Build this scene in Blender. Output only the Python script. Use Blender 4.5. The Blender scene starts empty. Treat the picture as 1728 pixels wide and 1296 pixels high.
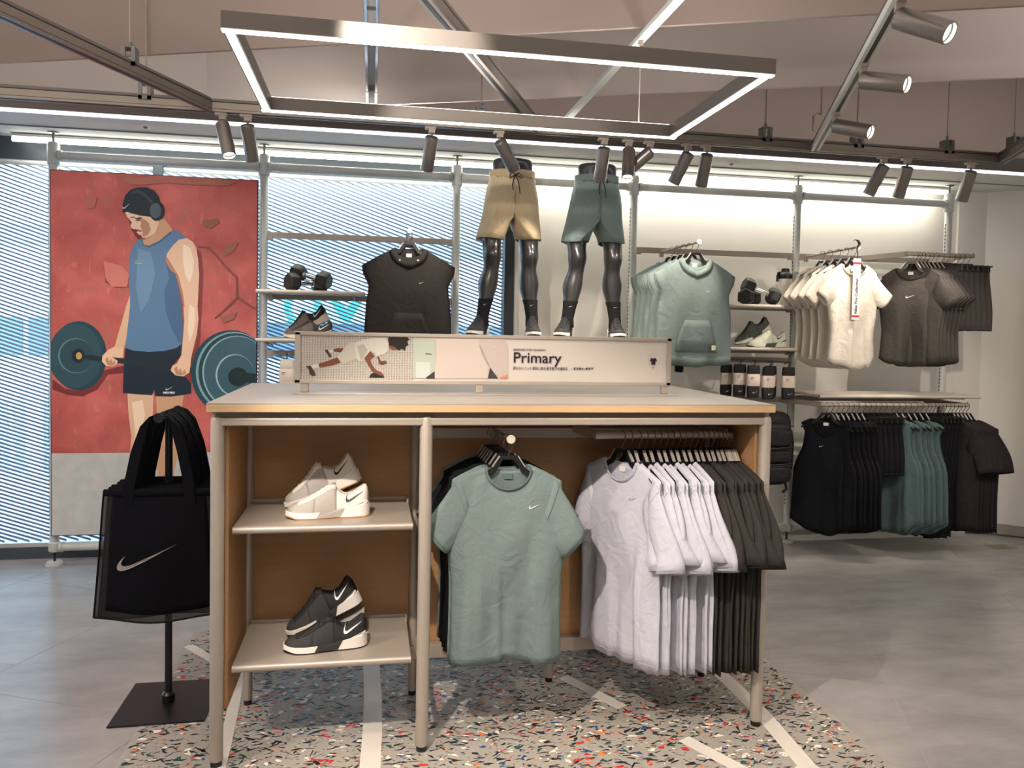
import bpy, bmesh, math, random
from mathutils import Vector, Matrix
random.seed(7)
SC = bpy.context.scene
COL = SC.collection
PI = math.pi
sin, cos = math.sin, math.cos

# ------------------------------------------------------------------ camera
def make_camera():
    yaw, pitch, roll = .1785, .0381, .0193
    fwd = Vector((sin(yaw)*cos(pitch), cos(yaw)*cos(pitch), -sin(pitch)))
    right = Vector((cos(yaw), -sin(yaw), 0))
    up = right.cross(fwd)
    r2 = cos(roll)*right + sin(roll)*up
    u2 = -sin(roll)*right + cos(roll)*up
    cd = bpy.data.cameras.new('camera')
    cd.sensor_fit = 'HORIZONTAL'; cd.sensor_width = 36
    cd.lens = 1313.3/1728*36
    cd.shift_y = -(648-612.3)/1728
    cd.clip_start = .05; cd.clip_end = 200
    co = bpy.data.objects.new('camera', cd); COL.objects.link(co)
    m = Matrix((r2, u2, -fwd)).transposed().to_4x4()
    m.translation = (0, 0, 1.55)
    co.matrix_world = m
    SC.camera = co
make_camera()

# ------------------------------------------------------------------ world (daylight outside the shop window), exposure
w = bpy.data.worlds.new('daylight'); SC.world = w; w.use_nodes = True
bg = w.node_tree.nodes['Background']
bg.inputs[0].default_value = (.56, .79, 1.0, 1); bg.inputs[1].default_value = 6.8
SC.view_settings.view_transform = 'Standard'
SC.view_settings.look = 'None'
SC.view_settings.gamma = 1
SC.view_settings.use_curve_mapping = False
SC.view_settings.exposure = 0.42
SC.cycles.use_denoising = True
SC.cycles.max_bounces = 6
SC.cycles.use_adaptive_sampling = True
SC.cycles.adaptive_threshold = .08
SC.cycles.diffuse_bounces = 3
SC.cycles.transparent_max_bounces = 12
SC.cycles.sample_clamp_indirect = 6

SPOT_POWER = 1.0          # scale of every track spotlight's lamp
STRIP_POWER = 1.0         # scale of every LED strip's lamp
# ------------------------------------------------------------------ helpers
def lin(c):
    return tuple(((x/255)/12.92 if x/255 <= .04045 else ((x/255+.055)/1.055)**2.4) for x in c)

MATS = {}
def M(name, col, rough=.6, metal=0., noise=None, bump=None, emit=0., col2=None, spec=.5, alpha=1., trans=0., sheen=0., stretch=None, coat=0.):
    """procedural material; col in sRGB 0-255; noise=(scale, amount), bump=(scale, strength)"""
    if name in MATS: return MATS[name]
    m = bpy.data.materials.new(name); m.use_nodes = True
    nt = m.node_tree; b = nt.nodes['Principled BSDF']
    c = lin(col)
    b.inputs['Base Color'].default_value = (*c, 1)
    b.inputs['Roughness'].default_value = rough
    b.inputs['Metallic'].default_value = metal
    b.inputs['Specular IOR Level'].default_value = spec
    if sheen: b.inputs['Sheen Weight'].default_value = sheen
    if coat: b.inputs['Coat Weight'].default_value = coat
    if alpha < 1: b.inputs['Alpha'].default_value = alpha
    if trans: b.inputs['Transmission Weight'].default_value = trans
    if emit:
        b.inputs['Emission Color'].default_value = (*c, 1); b.inputs['Emission Strength'].default_value = emit
    tc = None
    def coords():
        nonlocal tc
        if tc is None:
            t = nt.nodes.new('ShaderNodeTexCoord')
            mp = nt.nodes.new('ShaderNodeMapping')
            if stretch: mp.inputs['Scale'].default_value = stretch
            nt.links.new(t.outputs['Object'], mp.inputs[0]); tc = mp.outputs[0]
        return tc
    if noise:
        n = nt.nodes.new('ShaderNodeTexNoise'); n.inputs['Scale'].default_value = noise[0]; n.inputs['Detail'].default_value = 5
        nt.links.new(coords(), n.inputs['Vector'])
        r = nt.nodes.new('ShaderNodeValToRGB')
        d = lin(col2) if col2 else tuple(x*(1-noise[1]) for x in c)
        r.color_ramp.elements[0].position = .3; r.color_ramp.elements[1].position = .7
        r.color_ramp.elements[0].color = (*d, 1); r.color_ramp.elements[1].color = (*c, 1)
        nt.links.new(n.outputs['Fac'], r.inputs[0]); nt.links.new(r.outputs[0], b.inputs['Base Color'])
    if bump:
        n = nt.nodes.new('ShaderNodeTexNoise'); n.inputs['Scale'].default_value = bump[0]; n.inputs['Detail'].default_value = 4
        nt.links.new(coords(), n.inputs['Vector'])
        bp = nt.nodes.new('ShaderNodeBump'); bp.inputs['Strength'].default_value = bump[1]; bp.inputs['Distance'].default_value = .01
        nt.links.new(n.outputs['Fac'], bp.inputs['Height']); nt.links.new(bp.outputs[0], b.inputs['Normal'])
    MATS[name] = m
    return m

class MB:
    """collects simple shapes; build() links them as ONE mesh object"""
    def __init__(s): s.v = []; s.f = []; s.mi = []; s.cur = 0
    def add(s, vs, fs):
        o = len(s.v); s.v += [tuple(p) for p in vs]; s.f += [tuple(i+o for i in f) for f in fs]; s.mi += [s.cur]*len(fs); return s
    def box(s, c, d, rz=0, rot=None):
        x, y, z = d[0]/2, d[1]/2, d[2]/2
        vs = [Vector(p) for p in ((-x,-y,-z),(x,-y,-z),(x,y,-z),(-x,y,-z),(-x,-y,z),(x,-y,z),(x,y,z),(-x,y,z))]
        R = rot if rot is not None else Matrix.Rotation(rz, 3, 'Z')
        vs = [R @ p + Vector(c) for p in vs]
        return s.add(vs, [(0,3,2,1),(4,5,6,7),(0,1,5,4),(1,2,6,5),(2,3,7,6),(3,0,4,7)])
    def span(s, a, b):
        return s.box([(a[i]+b[i])/2 for i in range(3)], [abs(b[i]-a[i]) for i in range(3)])
    def bar(s, p0, p1, w, h, upv=(0,0,1)):
        """rectangular bar from p0 to p1; w across, h along upv"""
        p0, p1 = Vector(p0), Vector(p1); d = (p1-p0).normalized(); u = Vector(upv)
        a = d.cross(u).normalized()*w/2; u = a.cross(d).normalized()*h/2
        vs = [p0-a-u, p0+a-u, p0+a+u, p0-a+u, p1-a-u, p1+a-u, p1+a+u, p1-a+u]
        return s.add(vs, [(0,3,2,1),(4,5,6,7),(0,1,5,4),(1,2,6,5),(2,3,7,6),(3,0,4,7)])
    def loft(s, rings, closed=True, cap0=True, cap1=True):
        n = len(rings[0]); vs = [p for r in rings for p in r]; fs = []
        for i in range(len(rings)-1):
            for j in range(n if closed else n-1):
                k = (j+1) % n
                fs.append((i*n+j, i*n+k, (i+1)*n+k, (i+1)*n+j))
        if closed and cap0: fs.append(tuple(range(n-1, -1, -1)))
        if closed and cap1: fs.append(tuple(range((len(rings)-1)*n, len(rings)*n)))
        return s.add(vs, fs)
    def tube(s, path, r, seg=10, caps=True, flat=None):
        """tube along a polyline; r number or list; flat=(fx, fy) scales the section"""
        P = [Vector(p) for p in path]; rings = []; a = None
        for i, p in enumerate(P):
            t = (P[min(i+1, len(P)-1)] - P[max(i-1, 0)]).normalized()
            if a is None:
                a = t.orthogonal().normalized() if abs(t.z) > .9 else t.cross(Vector((0,0,1))).normalized()
            a = (a - a.dot(t)*t).normalized(); b = t.cross(a)
            rr = r[i] if isinstance(r, (list, tuple)) else r
            fx, fy = flat or (1, 1)
            rings.append([p + a*cos(2*PI*k/seg)*rr*fx + b*sin(2*PI*k/seg)*rr*fy for k in range(seg)])
        return s.loft(rings, True, caps, caps)
    def cyl(s, p0, p1, r0, r1=None, seg=14):
        return s.tube([p0, p1], [r0, r0 if r1 is None else r1], seg)
    def lathe(s, prof, seg=18, c=(0,0,0)):
        rings = [[(c[0]+max(r,1e-4)*cos(2*PI*k/seg), c[1]+max(r,1e-4)*sin(2*PI*k/seg), c[2]+z) for k in range(seg)] for r, z in prof]
        return s.loft(rings, True, True, True)
    def plate(s, poly, y0, y1, fn=None):
        """extrude a polygon given in (x, z) between y0 and y1 (fn maps x,y,z)"""
        g = fn or (lambda x, y, z: (x, y, z)); n = len(poly)
        vs = [g(x, y0, z) for x, z in poly] + [g(x, y1, z) for x, z in poly]
        fs = [tuple(range(n)), tuple(range(2*n-1, n-1, -1))] + [(i, i+n, (i+1) % n+n, (i+1) % n) for i in range(n)]
        return s.add(vs, fs)
    def build(s, name, mat, parent=None, smooth=False, bevel=0, seg=2, solid=0, sub=0, flip=True, angle=.6):
        me = bpy.data.meshes.new(name)
        bm = bmesh.new()
        bv = [bm.verts.new(p) for p in s.v]
        for f, mi in zip(s.f, s.mi):
            try:
                q = bm.faces.new([bv[i] for i in f]); q.material_index = mi
            except ValueError: pass
        if flip: bmesh.ops.recalc_face_normals(bm, faces=bm.faces)
        if bevel:
            es = [e for e in bm.edges if len(e.link_faces) == 2 and e.calc_face_angle(0) > .5]
            bmesh.ops.bevel(bm, geom=es, offset=bevel, segments=seg, affect='EDGES', profile=.5, clamp_overlap=True)
        if smooth:
            for q in bm.faces: q.smooth = True
        bm.to_mesh(me); bm.free()
        for mm in (mat if isinstance(mat, list) else [mat]): me.materials.append(mm)
        o = bpy.data.objects.new(name, me); COL.objects.link(o)
        if parent is not None: o.parent = parent
        if smooth and angle and not sub:
            try:
                me.set_sharp_from_angle(angle=angle)
            except Exception: pass
        if sub:
            md = o.modifiers.new('sub', 'SUBSURF'); md.levels = sub; md.render_levels = sub
        if solid:
            md = o.modifiers.new('solid', 'SOLIDIFY'); md.thickness = solid; md.offset = 0
        return o

def tag(o, label, cat, group=None, kind=None):
    o['label'] = label; o['category'] = cat
    if group: o['group'] = group
    if kind: o['kind'] = kind
    return o
def thing(name, label, cat, loc=(0,0,0), rz=0, group=None):
    o = bpy.data.objects.new(name, None); COL.objects.link(o)
    o.location = loc; o.rotation_euler = (0, 0, rz); o.empty_display_size = .05
    return tag(o, label, cat, group)
def struct(o, label=None, cat=None):
    o['kind'] = 'structure'
    if label: o['label'] = label; o['category'] = cat or 'structure'
    return o
def dup(o, label=None, parent=None, loc=None, rot=None):
    """a thing, its parts and their sub-parts; mesh data shared"""
    c = o.copy(); COL.objects.link(c)
    if parent is not None: c.parent = parent
    if label: c['label'] = label
    if loc is not None: c.location = loc
    if rot is not None: c.rotation_euler = rot
    for ch in list(o.children): dup(ch, parent=c)
    return c
def lerp(a, b, t): return a+(b-a)*t
def sm(t, a=0., b=1.):
    t = max(0., min(1., (t-a)/(b-a))); return t*t*(3-2*t)
def pw(tab, x):
    """piecewise linear table lookup"""
    if x <= tab[0][0]: return tab[0][1]
    for (a, p), (b, q) in zip(tab, tab[1:]):
        if x <= b: return p+(q-p)*(x-a)/(b-a)
    return tab[-1][1]

# the tick-shaped sport logo, 1 wide, outline in (x, z), tip to the upper right
SWOOSH = [(1,.36),(.84,.30),(.66,.235),(.48,.165),(.34,.11),(.24,.075),(.16,.06),(.10,.075),(.075,.115),(.085,.17),(.11,.225),
          (.15,.29),(.09,.235),(.04,.165),(.008,.095),(.004,.035),(.03,-.01),(.085,-.03),(.16,-.022),(.25,.008),(.42,.08),(.62,.175),(.82,.272)]
def swoosh_mb(width, thick, fn=None, mirror=False, tall=1.):
    mb = MB()
    pts = [((1-x if mirror else x)*width, z*width*tall) for x, z in SWOOSH]
    return mb.plate(pts, 0, thick, fn)
def text_obj(body, size, mat, parent, loc, name='lettering', align='LEFT', rot=(PI/2,0,0), extrude=.0004, sx=1., bold=0):
    cu = bpy.data.curves.new('t', 'FONT'); cu.body = body; cu.size = size; cu.align_x = align; cu.extrude = extrude; cu.offset = bold; cu.resolution_u = 3
    to = bpy.data.objects.new('t', cu); COL.objects.link(to)
    dg = bpy.context.evaluated_depsgraph_get()
    me = bpy.data.meshes.new_from_object(to.evaluated_get(dg)); bpy.data.objects.remove(to); bpy.data.curves.remove(cu)
    me.materials.clear(); me.materials.append(mat)
    o = bpy.data.objects.new(name, me); COL.objects.link(o); o.parent = parent; o.location = loc; o.rotation_euler = rot; o.scale = (sx, 1, 1)
    return o
# ------------------------------------------------------------------ materials of the place
ALU = M('satin aluminium', (150,143,136), .38, .75)
ALU_W = M('warm grey powder coat', (168,158,148), .42, .25)
PAINT = M('light grey rack paint', (198,200,197), .45, .05)
STEEL = M('brushed spotlight steel', (134,129,126), .34, .7)
DARKSTEEL = M('dark fixture grey', (114,109,105), .5, .2)
ZINC = M('zinc bracket', (120,122,120), .4, .7)
BLACKP = M('black plastic', (20,20,22), .42)
CHROME = M('chrome', (215,215,215), .15, 1)
LED = M('LED diffuser', (255,252,238), .5, emit=6)
WALLW = M('white wall paint', (222,218,210), .8, noise=(3,.03))
LIGHTP = M('lit lens', (255,250,240), .4, emit=9)
PLY = M('birch plywood panel', (176,134,94), .55, noise=(5,.12), stretch=(1,1,9))
PLYEDGE = M('plywood edge', (206,172,132), .5, noise=(14,.18), stretch=(1,1,30))
LAMIN = M('grey oak laminate', (156,149,141), .5, noise=(9,.16), stretch=(1,12,12))
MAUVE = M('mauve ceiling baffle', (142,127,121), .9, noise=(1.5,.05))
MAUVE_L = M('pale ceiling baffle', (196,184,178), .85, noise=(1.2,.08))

ANG = math.radians(24.5)                      # the building grid is turned against the shop wall
UX, UY = Vector((cos(ANG), -sin(ANG), 0)), Vector((sin(ANG), cos(ANG), 0))

# ------------------------------------------------------------------ floor: large vinyl tiles, turned 24.5 degrees
def make_floor():
    base = MB().span((-5.2,-4.2,-.06), (6.6,6.2,-.0012)).build('floor', M('floor joint', (176,172,168), .8))
    struct(base, 'grey stone-look vinyl tile floor of the shop', 'floor')
    m = bpy.data.materials.new('grey vinyl tile'); m.use_nodes = True
    nt = m.node_tree; b = nt.nodes['Principled BSDF']
    g = nt.nodes.new('ShaderNodeNewGeometry')
    n = nt.nodes.new('ShaderNodeTexNoise'); n.inputs['Scale'].default_value = 2.2; n.inputs['Detail'].default_value = 9; n.inputs['Roughness'].default_value = .65
    mp = nt.nodes.new('ShaderNodeMapping'); mp.inputs['Scale'].default_value = (1, 2.2, 1)
    nt.links.new(g.outputs['Position'], mp.inputs[0]); nt.links.new(mp.outputs[0], n.inputs['Vector'])
    r = nt.nodes.new('ShaderNodeValToRGB')
    r.color_ramp.elements[0].position = .3; r.color_ramp.elements[1].position = .72
    r.color_ramp.elements[0].color = (*lin((146,142,141)), 1); r.color_ramp.elements[1].color = (*lin((176,172,170)), 1)
    nt.links.new(n.outputs['Fac'], r.inputs[0]); nt.links.new(r.outputs[0], b.inputs['Base Color'])
    b.inputs['Roughness'].default_value = .26; b.inputs['Specular IOR Level'].default_value = .6
    S = .96; G = .0013
    me = None
    for i in range(-9, 9):
        for j in range(-6, 10):
            u0 = .819+i*S; v0 = 4.5+j*S-8*S*0+(.24 if i % 2 else 0)
            c = UX*(u0+S/2) + UY*(v0-3*S+S/2)
            if not (-5.0 < c.x < 6.4 and -4.0 < c.y < 5.95): continue
            if me is None:
                o = MB().span((-S/2+G, -S/2+G, -.0012), (S/2-G, S/2-G, 0)).build('floor_tile', m, base); me = o.data
            else:
                o = bpy.data.objects.new('floor_tile', me); COL.objects.link(o); o.parent = base
            o.location = (c.x, c.y, 0); o.rotation_euler = (0, 0, -ANG)
make_floor()

# ------------------------------------------------------------------ terrazzo-look rubber mat with court lines
def make_mat():
    x0, x1, y0, y1 = -.87, 1.89, .9, 4.15
    root = tag(MB().span((x0,y0,0), (x1,y1,.0025)).build('speckled_mat', M('grey rubber', (164,158,148), .5, noise=(60,.08))),
               'grey rubber floor mat with multicoloured chips under the display table', 'mat')
    cols = [((40,42,44),.46),((28,30,36),.14),((226,218,204),.14),((200,52,54),.07),((36,88,80),.06),((220,128,70),.05),((46,84,142),.045),((120,126,130),.035)]
    mats = [M('chip %d' % i, c, .45) for i, (c, p) in enumerate(cols)]
    rnd = random.Random(3); mb = MB()
    while len(mb.f) < 18000:
        x = rnd.uniform(x0+.02, x1-.02); y = y0+.9+(y1-y0-.92)*rnd.random()
        q = rnd.random(); k = 0
        for i, (c, p) in enumerate(cols):
            if q < p: k = i; break
            q -= p
        a = rnd.gauss(0, .5); L = (.009+.040*rnd.random()**1.8)*(1.25 if k < 2 else 1); W = L*rnd.uniform(.12, .38) if k < 2 else L*rnd.uniform(.25, .65)
        nn = rnd.choice((4,5,6)); ph = sorted(rnd.uniform(0, 2*PI) for _ in range(nn))
        if max((ph[(i+1) % nn]-ph[i]) % (2*PI) for i in range(nn)) > 2.6: continue
        bend = rnd.uniform(-.5, .5)
        pts = []
        for p in ph:
            rr = rnd.uniform(.75, 1.0); ex = L/2*cos(p)*rr; ey = W/2*sin(p)*rr+bend*ex*ex/L
            X, Y = x+ex*cos(a)-ey*sin(a), y+ex*sin(a)+ey*cos(a)
            pts.append((min(max(X,x0),x1), min(max(Y,y0),y1), .0030+.00002*(len(mb.f) % 9)))
        mb.cur = k; mb.add(pts, [tuple(range(nn))])
    o = mb.build('colour_chips', mats, root, flip=False); o['kind'] = 'stuff'
    LINE = M('white court line', (216,208,198), .5, noise=(20,.05))
    def line(pts, wd):
        mb = MB(); L = []
        for i, p in enumerate(pts):
            a = Vector(pts[max(i-1,0)]); b = Vector(pts[min(i+1,len(pts)-1)]); n = (b-a).normalized(); n = Vector((-n.y, n.x))*wd/2
            L.append((Vector(p)-n, Vector(p)+n))
        z0, z1 = .0025, .0038
        rings = [[(a.x,a.y,z0),(b.x,b.y,z0),(b.x,b.y,z1),(a.x,a.y,z1)] for a, b in L]
        mb.loft(rings).build('court_line', LINE, root)
    line([(.012,2.0),(.012,2.4),(.012,2.75),(.02,3.0),(.022,3.3),(.016,3.6),(.0,3.9),(-.03,4.12)], .074)
    line([(1.80,1.6),(1.72,1.95),(1.57,2.52),(1.60,2.9),(1.60,3.2),(1.58,3.6),(1.54,4.1)], .072)
    line([(.87,3.36),(1.045,3.045)], .055)
    line([(1.20,2.77),(1.50,2.2)], .06)
    line([(-.86,3.94),(-.70,3.74),(-.565,3.60),(-.54,3.29),(-.52,3.0),(-.50,2.6),(-.48,2.2)], .045)
make_mat()

# ------------------------------------------------------------------ walls, soffit, ceiling
def make_shell():
    struct(MB().span((1.0,5.62,0), (5.05,5.74,2.86)).build('wall_back', WALLW), 'white shop wall behind the clothing racks', 'wall')
    struct(MB().span((-5.2,5.60,2.62), (1.0,5.74,2.86)).build('wall_header', M('dark window header', (52,62,72), .5)), 'dark header band above the shop window', 'wall')
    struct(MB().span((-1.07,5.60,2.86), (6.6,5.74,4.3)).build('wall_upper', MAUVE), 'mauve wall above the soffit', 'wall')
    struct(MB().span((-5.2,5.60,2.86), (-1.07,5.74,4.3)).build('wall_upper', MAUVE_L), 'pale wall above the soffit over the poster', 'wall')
    struct(MB().span((.93,5.52,0), (1.0,5.66,2.70)).build('trim_1', M('dark mullion', (36,42,50), .45)), 'dark mullion between window and white wall', 'trim')
    struct(MB().span((1.0,5.56,0), (1.035,5.64,2.70)).build('trim_2', M('white jamb', (214,216,214), .6)), 'white jamb strip at the edge of the wall', 'trim')
    # wall return on the right: pilaster face, then an angled wall coming forward
    struct(MB().plate([(4.66,5.74),(4.66,5.60),(4.90,5.58),(6.0,4.62),(6.6,4.62),(6.6,5.74)], 0, 2.77, lambda x,y,z: (x,z,y)).build('wall_right_angled', WALLW),
           'angled cream wall at the end of the racks', 'wall')
    struct(MB().bar((4.902,5.575,.04), (6.0,4.615,.04), .014, .08).build('baseboard_right', M('grey baseboard', (150,142,134), .6)), 'low grey baseboard along the angled wall', 'baseboard')
    struct(MB().span((1.0,5.605,0), (4.68,5.622,.075)).build('baseboard_back', MATS['grey baseboard']), 'low grey baseboard under the clothing racks', 'baseboard')
    struct(MB().span((-5.3,-4.3,-.06), (-5.2,5.74,4.3)).build('wall_left', WALLW), 'white side wall of the shop out to the side', 'wall')
    struct(MB().span((6.6,-4.3,-.06), (6.7,5.74,4.3)).build('wall_right', WALLW), 'white side wall beyond the angled wall', 'wall')
    struct(MB().span((-5.3,-4.4,-.06), (6.7,-4.3,4.3)).build('wall_front', WALLW), 'white wall behind the photographer', 'wall')
    struct(MB().span((-5.3,-4.4,4.3), (6.7,5.74,4.4)).build('ceiling', M('ceiling paint', (190,180,172), .9)), 'plain high ceiling above the hanging baffles', 'ceiling')
    # soffit slab with bulkhead edge and LED line
    struct(MB().span((-5.2,4.88,2.765), (6.6,5.62,2.86)).build('soffit', M('soffit white', (214,214,210), .8)), 'pale soffit over the wall racks', 'soffit')
    struct(MB().span((-5.2,4.86,2.765), (6.6,4.88,2.86)).build('trim_3', M('grey bulkhead', (110,104,100), .6)), 'grey bulkhead band along the soffit edge', 'trim')
    struct(MB().span((-5.2,5.262,2.757), (5.2,5.27,2.7652)).build('trim_4', M('soffit joint', (132,128,126), .7)), 'thin joint line in the soffit', 'trim')
    # hanging ceiling baffles
    def baffle(name, a, b, z, m, lab):
        a, b = Vector((*a,0)), Vector((*b,0)); d = (b-a).normalized(); a = a-d*3.2; b = b+d*3.4
        mb = MB().bar((a.x,a.y,(z+4.3)/2), (b.x,b.y,(z+4.3)/2), .02, 4.3-z)
        struct(mb.build(name, m), lab, 'ceiling baffle')
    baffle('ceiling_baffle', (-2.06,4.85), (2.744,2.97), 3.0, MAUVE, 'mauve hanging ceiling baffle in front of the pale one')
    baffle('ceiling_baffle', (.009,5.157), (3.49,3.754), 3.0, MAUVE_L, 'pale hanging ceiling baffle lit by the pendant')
make_shell()
# LED line along the bulkhead and LED tube above the racks
def strip_light(name, a, b, w, power, col=(1,.96,.88), rz=0, parent=None, rot=None):
    """rectangular lamp at an LED strip, shining down"""
    a, b = Vector(a), Vector(b)
    l = bpy.data.lights.new(name, 'AREA'); l.shape = 'RECTANGLE'; l.size = (b-a).length; l.size_y = w; l.energy = power*STRIP_POWER; l.color = col
    o = bpy.data.objects.new(name, l); COL.objects.link(o); o.location = (a+b)/2
    d = b-a; o.rotation_euler = rot if rot else (0, 0, math.atan2(d.y, d.x))
    if parent: o.parent = parent
    return o
led = tag(MB().span((-5.1,4.874,2.748), (6.5,4.892,2.766)).build('led_profile', M('cool LED line', (226,228,255), .5, emit=2.2)), 'cool white LED line along the soffit edge', 'LED strip')
tb = thing('led_tube', 'long warm white LED tube under the soffit along the wall', 'LED tube', (0,5.50,2.727))
MB().cyl((-2.27,0,0), (4.46,0,0), .016).build('diffuser', LED, tb, True)
MB().span((-2.27,-.02,.016), (4.46,.02,.032)).build('channel', PAINT, tb)
cv = strip_light('cove lamp', (-4.5,5.1,2.875), (5.5,5.1,2.875), .04, 14, (1,.95,.90), rot=(PI,0,0))  # unseen uplight and strip, added to brighten the wall above the soffit
tag(MB().span((-4.6,5.08,2.8602), (5.6,5.12,2.868)).build('cove_strip', LED), 'LED strip lying on top of the soffit', 'LED strip')
strip_light('wall wash lamp', (-2.2,5.48,2.70), (4.4,5.48,2.70), .03, 21, (1,.95,.82))
for i, (x, y) in enumerate([(-1.37,5.10),(2.45,5.12)]):
    d = thing('sprinkler', ['small sprinkler plate in the soffit above the poster', 'small sprinkler plate in the soffit above the green hoodies'][i], 'sprinkler', (x,y,2.765))
    MB().lathe([(.045,0),(.043,-.004),(.02,-.006)]).build('plate', WALLW, d, True)
    MB().lathe([(.012,-.004),(.012,-.014),(.004,-.018)]).build('nozzle', ZINC, d, True)

# ------------------------------------------------------------------ window with diagonal louvre screen and the street outside
def make_window():
    root = struct(MB().span((-5.2,5.56,0), (.95,5.66,.075)).build('window_1', M('dark window sill', (70,78,86), .5)), 'wide shop window with diagonal louvre screen', 'window')
    MB().span((-5.2,5.575,.075), (.95,5.59,.10)).build('sill_strip', PAINT, root)
    g = M('window glass', (235,245,250), .0, alpha=.12, spec=.3)
    MB().span((-5.2,5.60,.075), (.95,5.606,2.62)).build('pane', g, root)
    for x in (-1.42, -3.6):
        MB().span((x-.03,5.57,2.5), (x+.03,5.60,2.66)).build('header_block', M('dark window header', (52,62,72)), root)
    sm_ = M('louvre slat', (62,104,146), .6)
    # each slat is a diagonal bar running down to the right, clipped to the opening
    X0, X1, Z0, Z1 = -3.3, .95, .10, 2.60
    sl = -.345; P = .0262; H = .0128
    n = int((Z1-Z0 - sl*(X1-X0))/P)+1; k = 0
    for i in range(n):
        zl = Z0 + i*P                                            # height at the left end
        xa = X0 if zl <= Z1 else X0+(zl-Z1)/(-sl)
        xb = min(X1, X0+(zl-Z0)/(-sl))
        if xb-xa < .06: continue
        za, zb = zl+sl*(xa-X0), zl+sl*(xb-X0)
        MB().add([(xa,5.632,za-H/2),(xb,5.632,zb-H/2),(xb,5.632,zb+H/2),(xa,5.632,za+H/2),(xa,5.642,za-H/2),(xb,5.642,zb-H/2),(xb,5.642,zb+H/2),(xa,5.642,za+H/2)],
                 [(0,3,2,1),(4,5,6,7),(0,1,5,4),(1,2,6,5),(2,3,7,6),(3,0,4,7)]).build('louvre_slat', sm_, root)
    MB().cyl((-5,5.62,2.605), (.93,5.62,2.605), .018).build('blind_roller', PAINT, root, True)
make_window()
def make_outside():
    struct(MB().span((-14,5.8,-.3), (8,30,-.1)).build('ground_outside', M('pale paving', (210,214,216), .8)), 'pale paved ground outside the window', 'ground')
    b = thing('street_building', 'white building with blue window bands seen through the louvres', 'building', (0,9.5,-.1))
    wm = M('white facade', (236,240,242), .8); bl = M('blue facade glass', (104,142,164), .25); gy = M('grey facade', (176,194,204), .7)
    MB().span((-13,0,0), (6,.4,9)).build('facade', wm, b)
    rnd = random.Random(5)
    for z0, z1, m in ((1.30,1.72,bl),(.0,.78,gy),(2.55,2.75,gy),(3.45,3.6,gy)):
        x = -12.5
        while x < 5:
            wd = rnd.uniform(.7,1.5)
            MB().span((x,-.02,z0), (x+wd-.06,.02,z1)).build('window', m, b); x += wd
    for i in range(16):
        x = rnd.uniform(-8,2); MB().span((x,-.05,.0), (x+rnd.uniform(.15,.6),.0,rnd.uniform(.35,1.1))).build('doorway', [bl,gy,wm][i % 3], b)
    t = thing('street_sign', 'turquoise lettering on the building outside the window', 'sign', (-.80,9.4,1.60))
    tq = M('turquoise letter', (40,205,190), .5)
    MB().tube([(-.17,0,.34),(-.17,0,.16),(-.12,0,.05),(0,0,0),(.12,0,.05),(.17,0,.16),(.17,0,.34)], .045, 6).build('letter', tq, t)
    MB().plate([(.30,.30),(.42,.30),(.50,.20),(.58,.32),(.70,.32),(.52,.02),(.44,.08)], -.03, .03).build('letter', tq, t)
make_outside()
# ------------------------------------------------------------------ lighting frame hung from the ceiling
def strut(root, a, b, m=ALU, w=.048, h=.07, z=2.745, name='channel'):
    a = (*a, z); b = (*b, z)
    c = MB().bar(a, b, w, h*.52).build(name, m, root)
    up_ = Vector((0,0,1))
    lo = [(p[0],p[1],z-h*.38) for p in (a,b)]; hi = [(p[0],p[1],z+h*.38) for p in (a,b)]
    MB().bar(hi[0], hi[1], w, h*.24).build('upper_lip', DARKSTEEL, c)
    MB().bar(lo[0], lo[1], w, h*.18).build('lower_lip', m, c)
    MB().bar((lo[0][0],lo[0][1],z-h*.475), (lo[1][0],lo[1][1],z-h*.475), w*.34, .004).build('slot', BLACKP, c)
    MB().bar((a[0],a[1],z+h*.26), (b[0],b[1],z+h*.26), w+.002, .005).build('groove', BLACKP, c)
    return c
def hanger_clip(root, x, y, z=2.78, top=4.28):
    c = MB().box((x-.022,y-.03,z+.012), (.018,.004,.085)).box((x+.022,y-.03,z+.012), (.018,.004,.085)).box((x,y-.03,z-.02), (.062,.004,.02)) \
        .box((x,y,z+.056), (.062,.062,.005)).box((x-.029,y,z+.02), (.004,.06,.07)).box((x+.029,y,z+.02), (.004,.06,.07)).build('clip', ZINC, root)
    MB().cyl((x,y,z+.05), (x,y,z+.085), .009).build('nut', ZINC, c, True)
    MB().cyl((x,y,z+.085), (x,y,top), .004, seg=6).build('hanging_rod', ALU, c, True)
TR = thing('lighting_track', 'grey slotted lighting track frame hung below the ceiling', 'track', (0,0,0))
tn = .4557
def on(x0, y0, y): return x0-(y0-y)*tn
strut(TR, (-5.0,4.48), (4.02,4.48))
S1 = lambda y: on(-.881,4.46,y); S2 = lambda y: on(.925,4.46,y); S3 = lambda y: on(2.685,4.46,y); S4 = lambda y: on(4.02,4.48,y)
strut(TR, (S1(.6),.6), (S1(4.45),4.45))
strut(TR, (S2(.6),.6), (S2(4.45),4.45))
strut(TR, (S3(.6),.6), (S3(4.45),4.45), m=PAINT, h=.05, z=2.735)
strut(TR, (S4(1.6),1.6), (S4(4.48),4.48))
for x, y in ((S1(3.93),3.93),(-1.20,4.48),(2.36,4.48),(2.98,4.48),(3.62,4.48),(S4(4.3)+.01,4.3),(.60,4.48),(S2(1.4),1.4),(S1(1.5),1.5)): hanger_clip(TR, x, y)
for y in (2.55, 4.25):
    x = S3(y); MB().tube([(x-.03,y,2.77),(x-.05,y,2.78),(x-.05,y,2.86),(x-.02,y,2.88),(x,y,2.87),(x,y,4.28)], .004, 6).build('hook_wire', ALU, TR, True)
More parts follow.
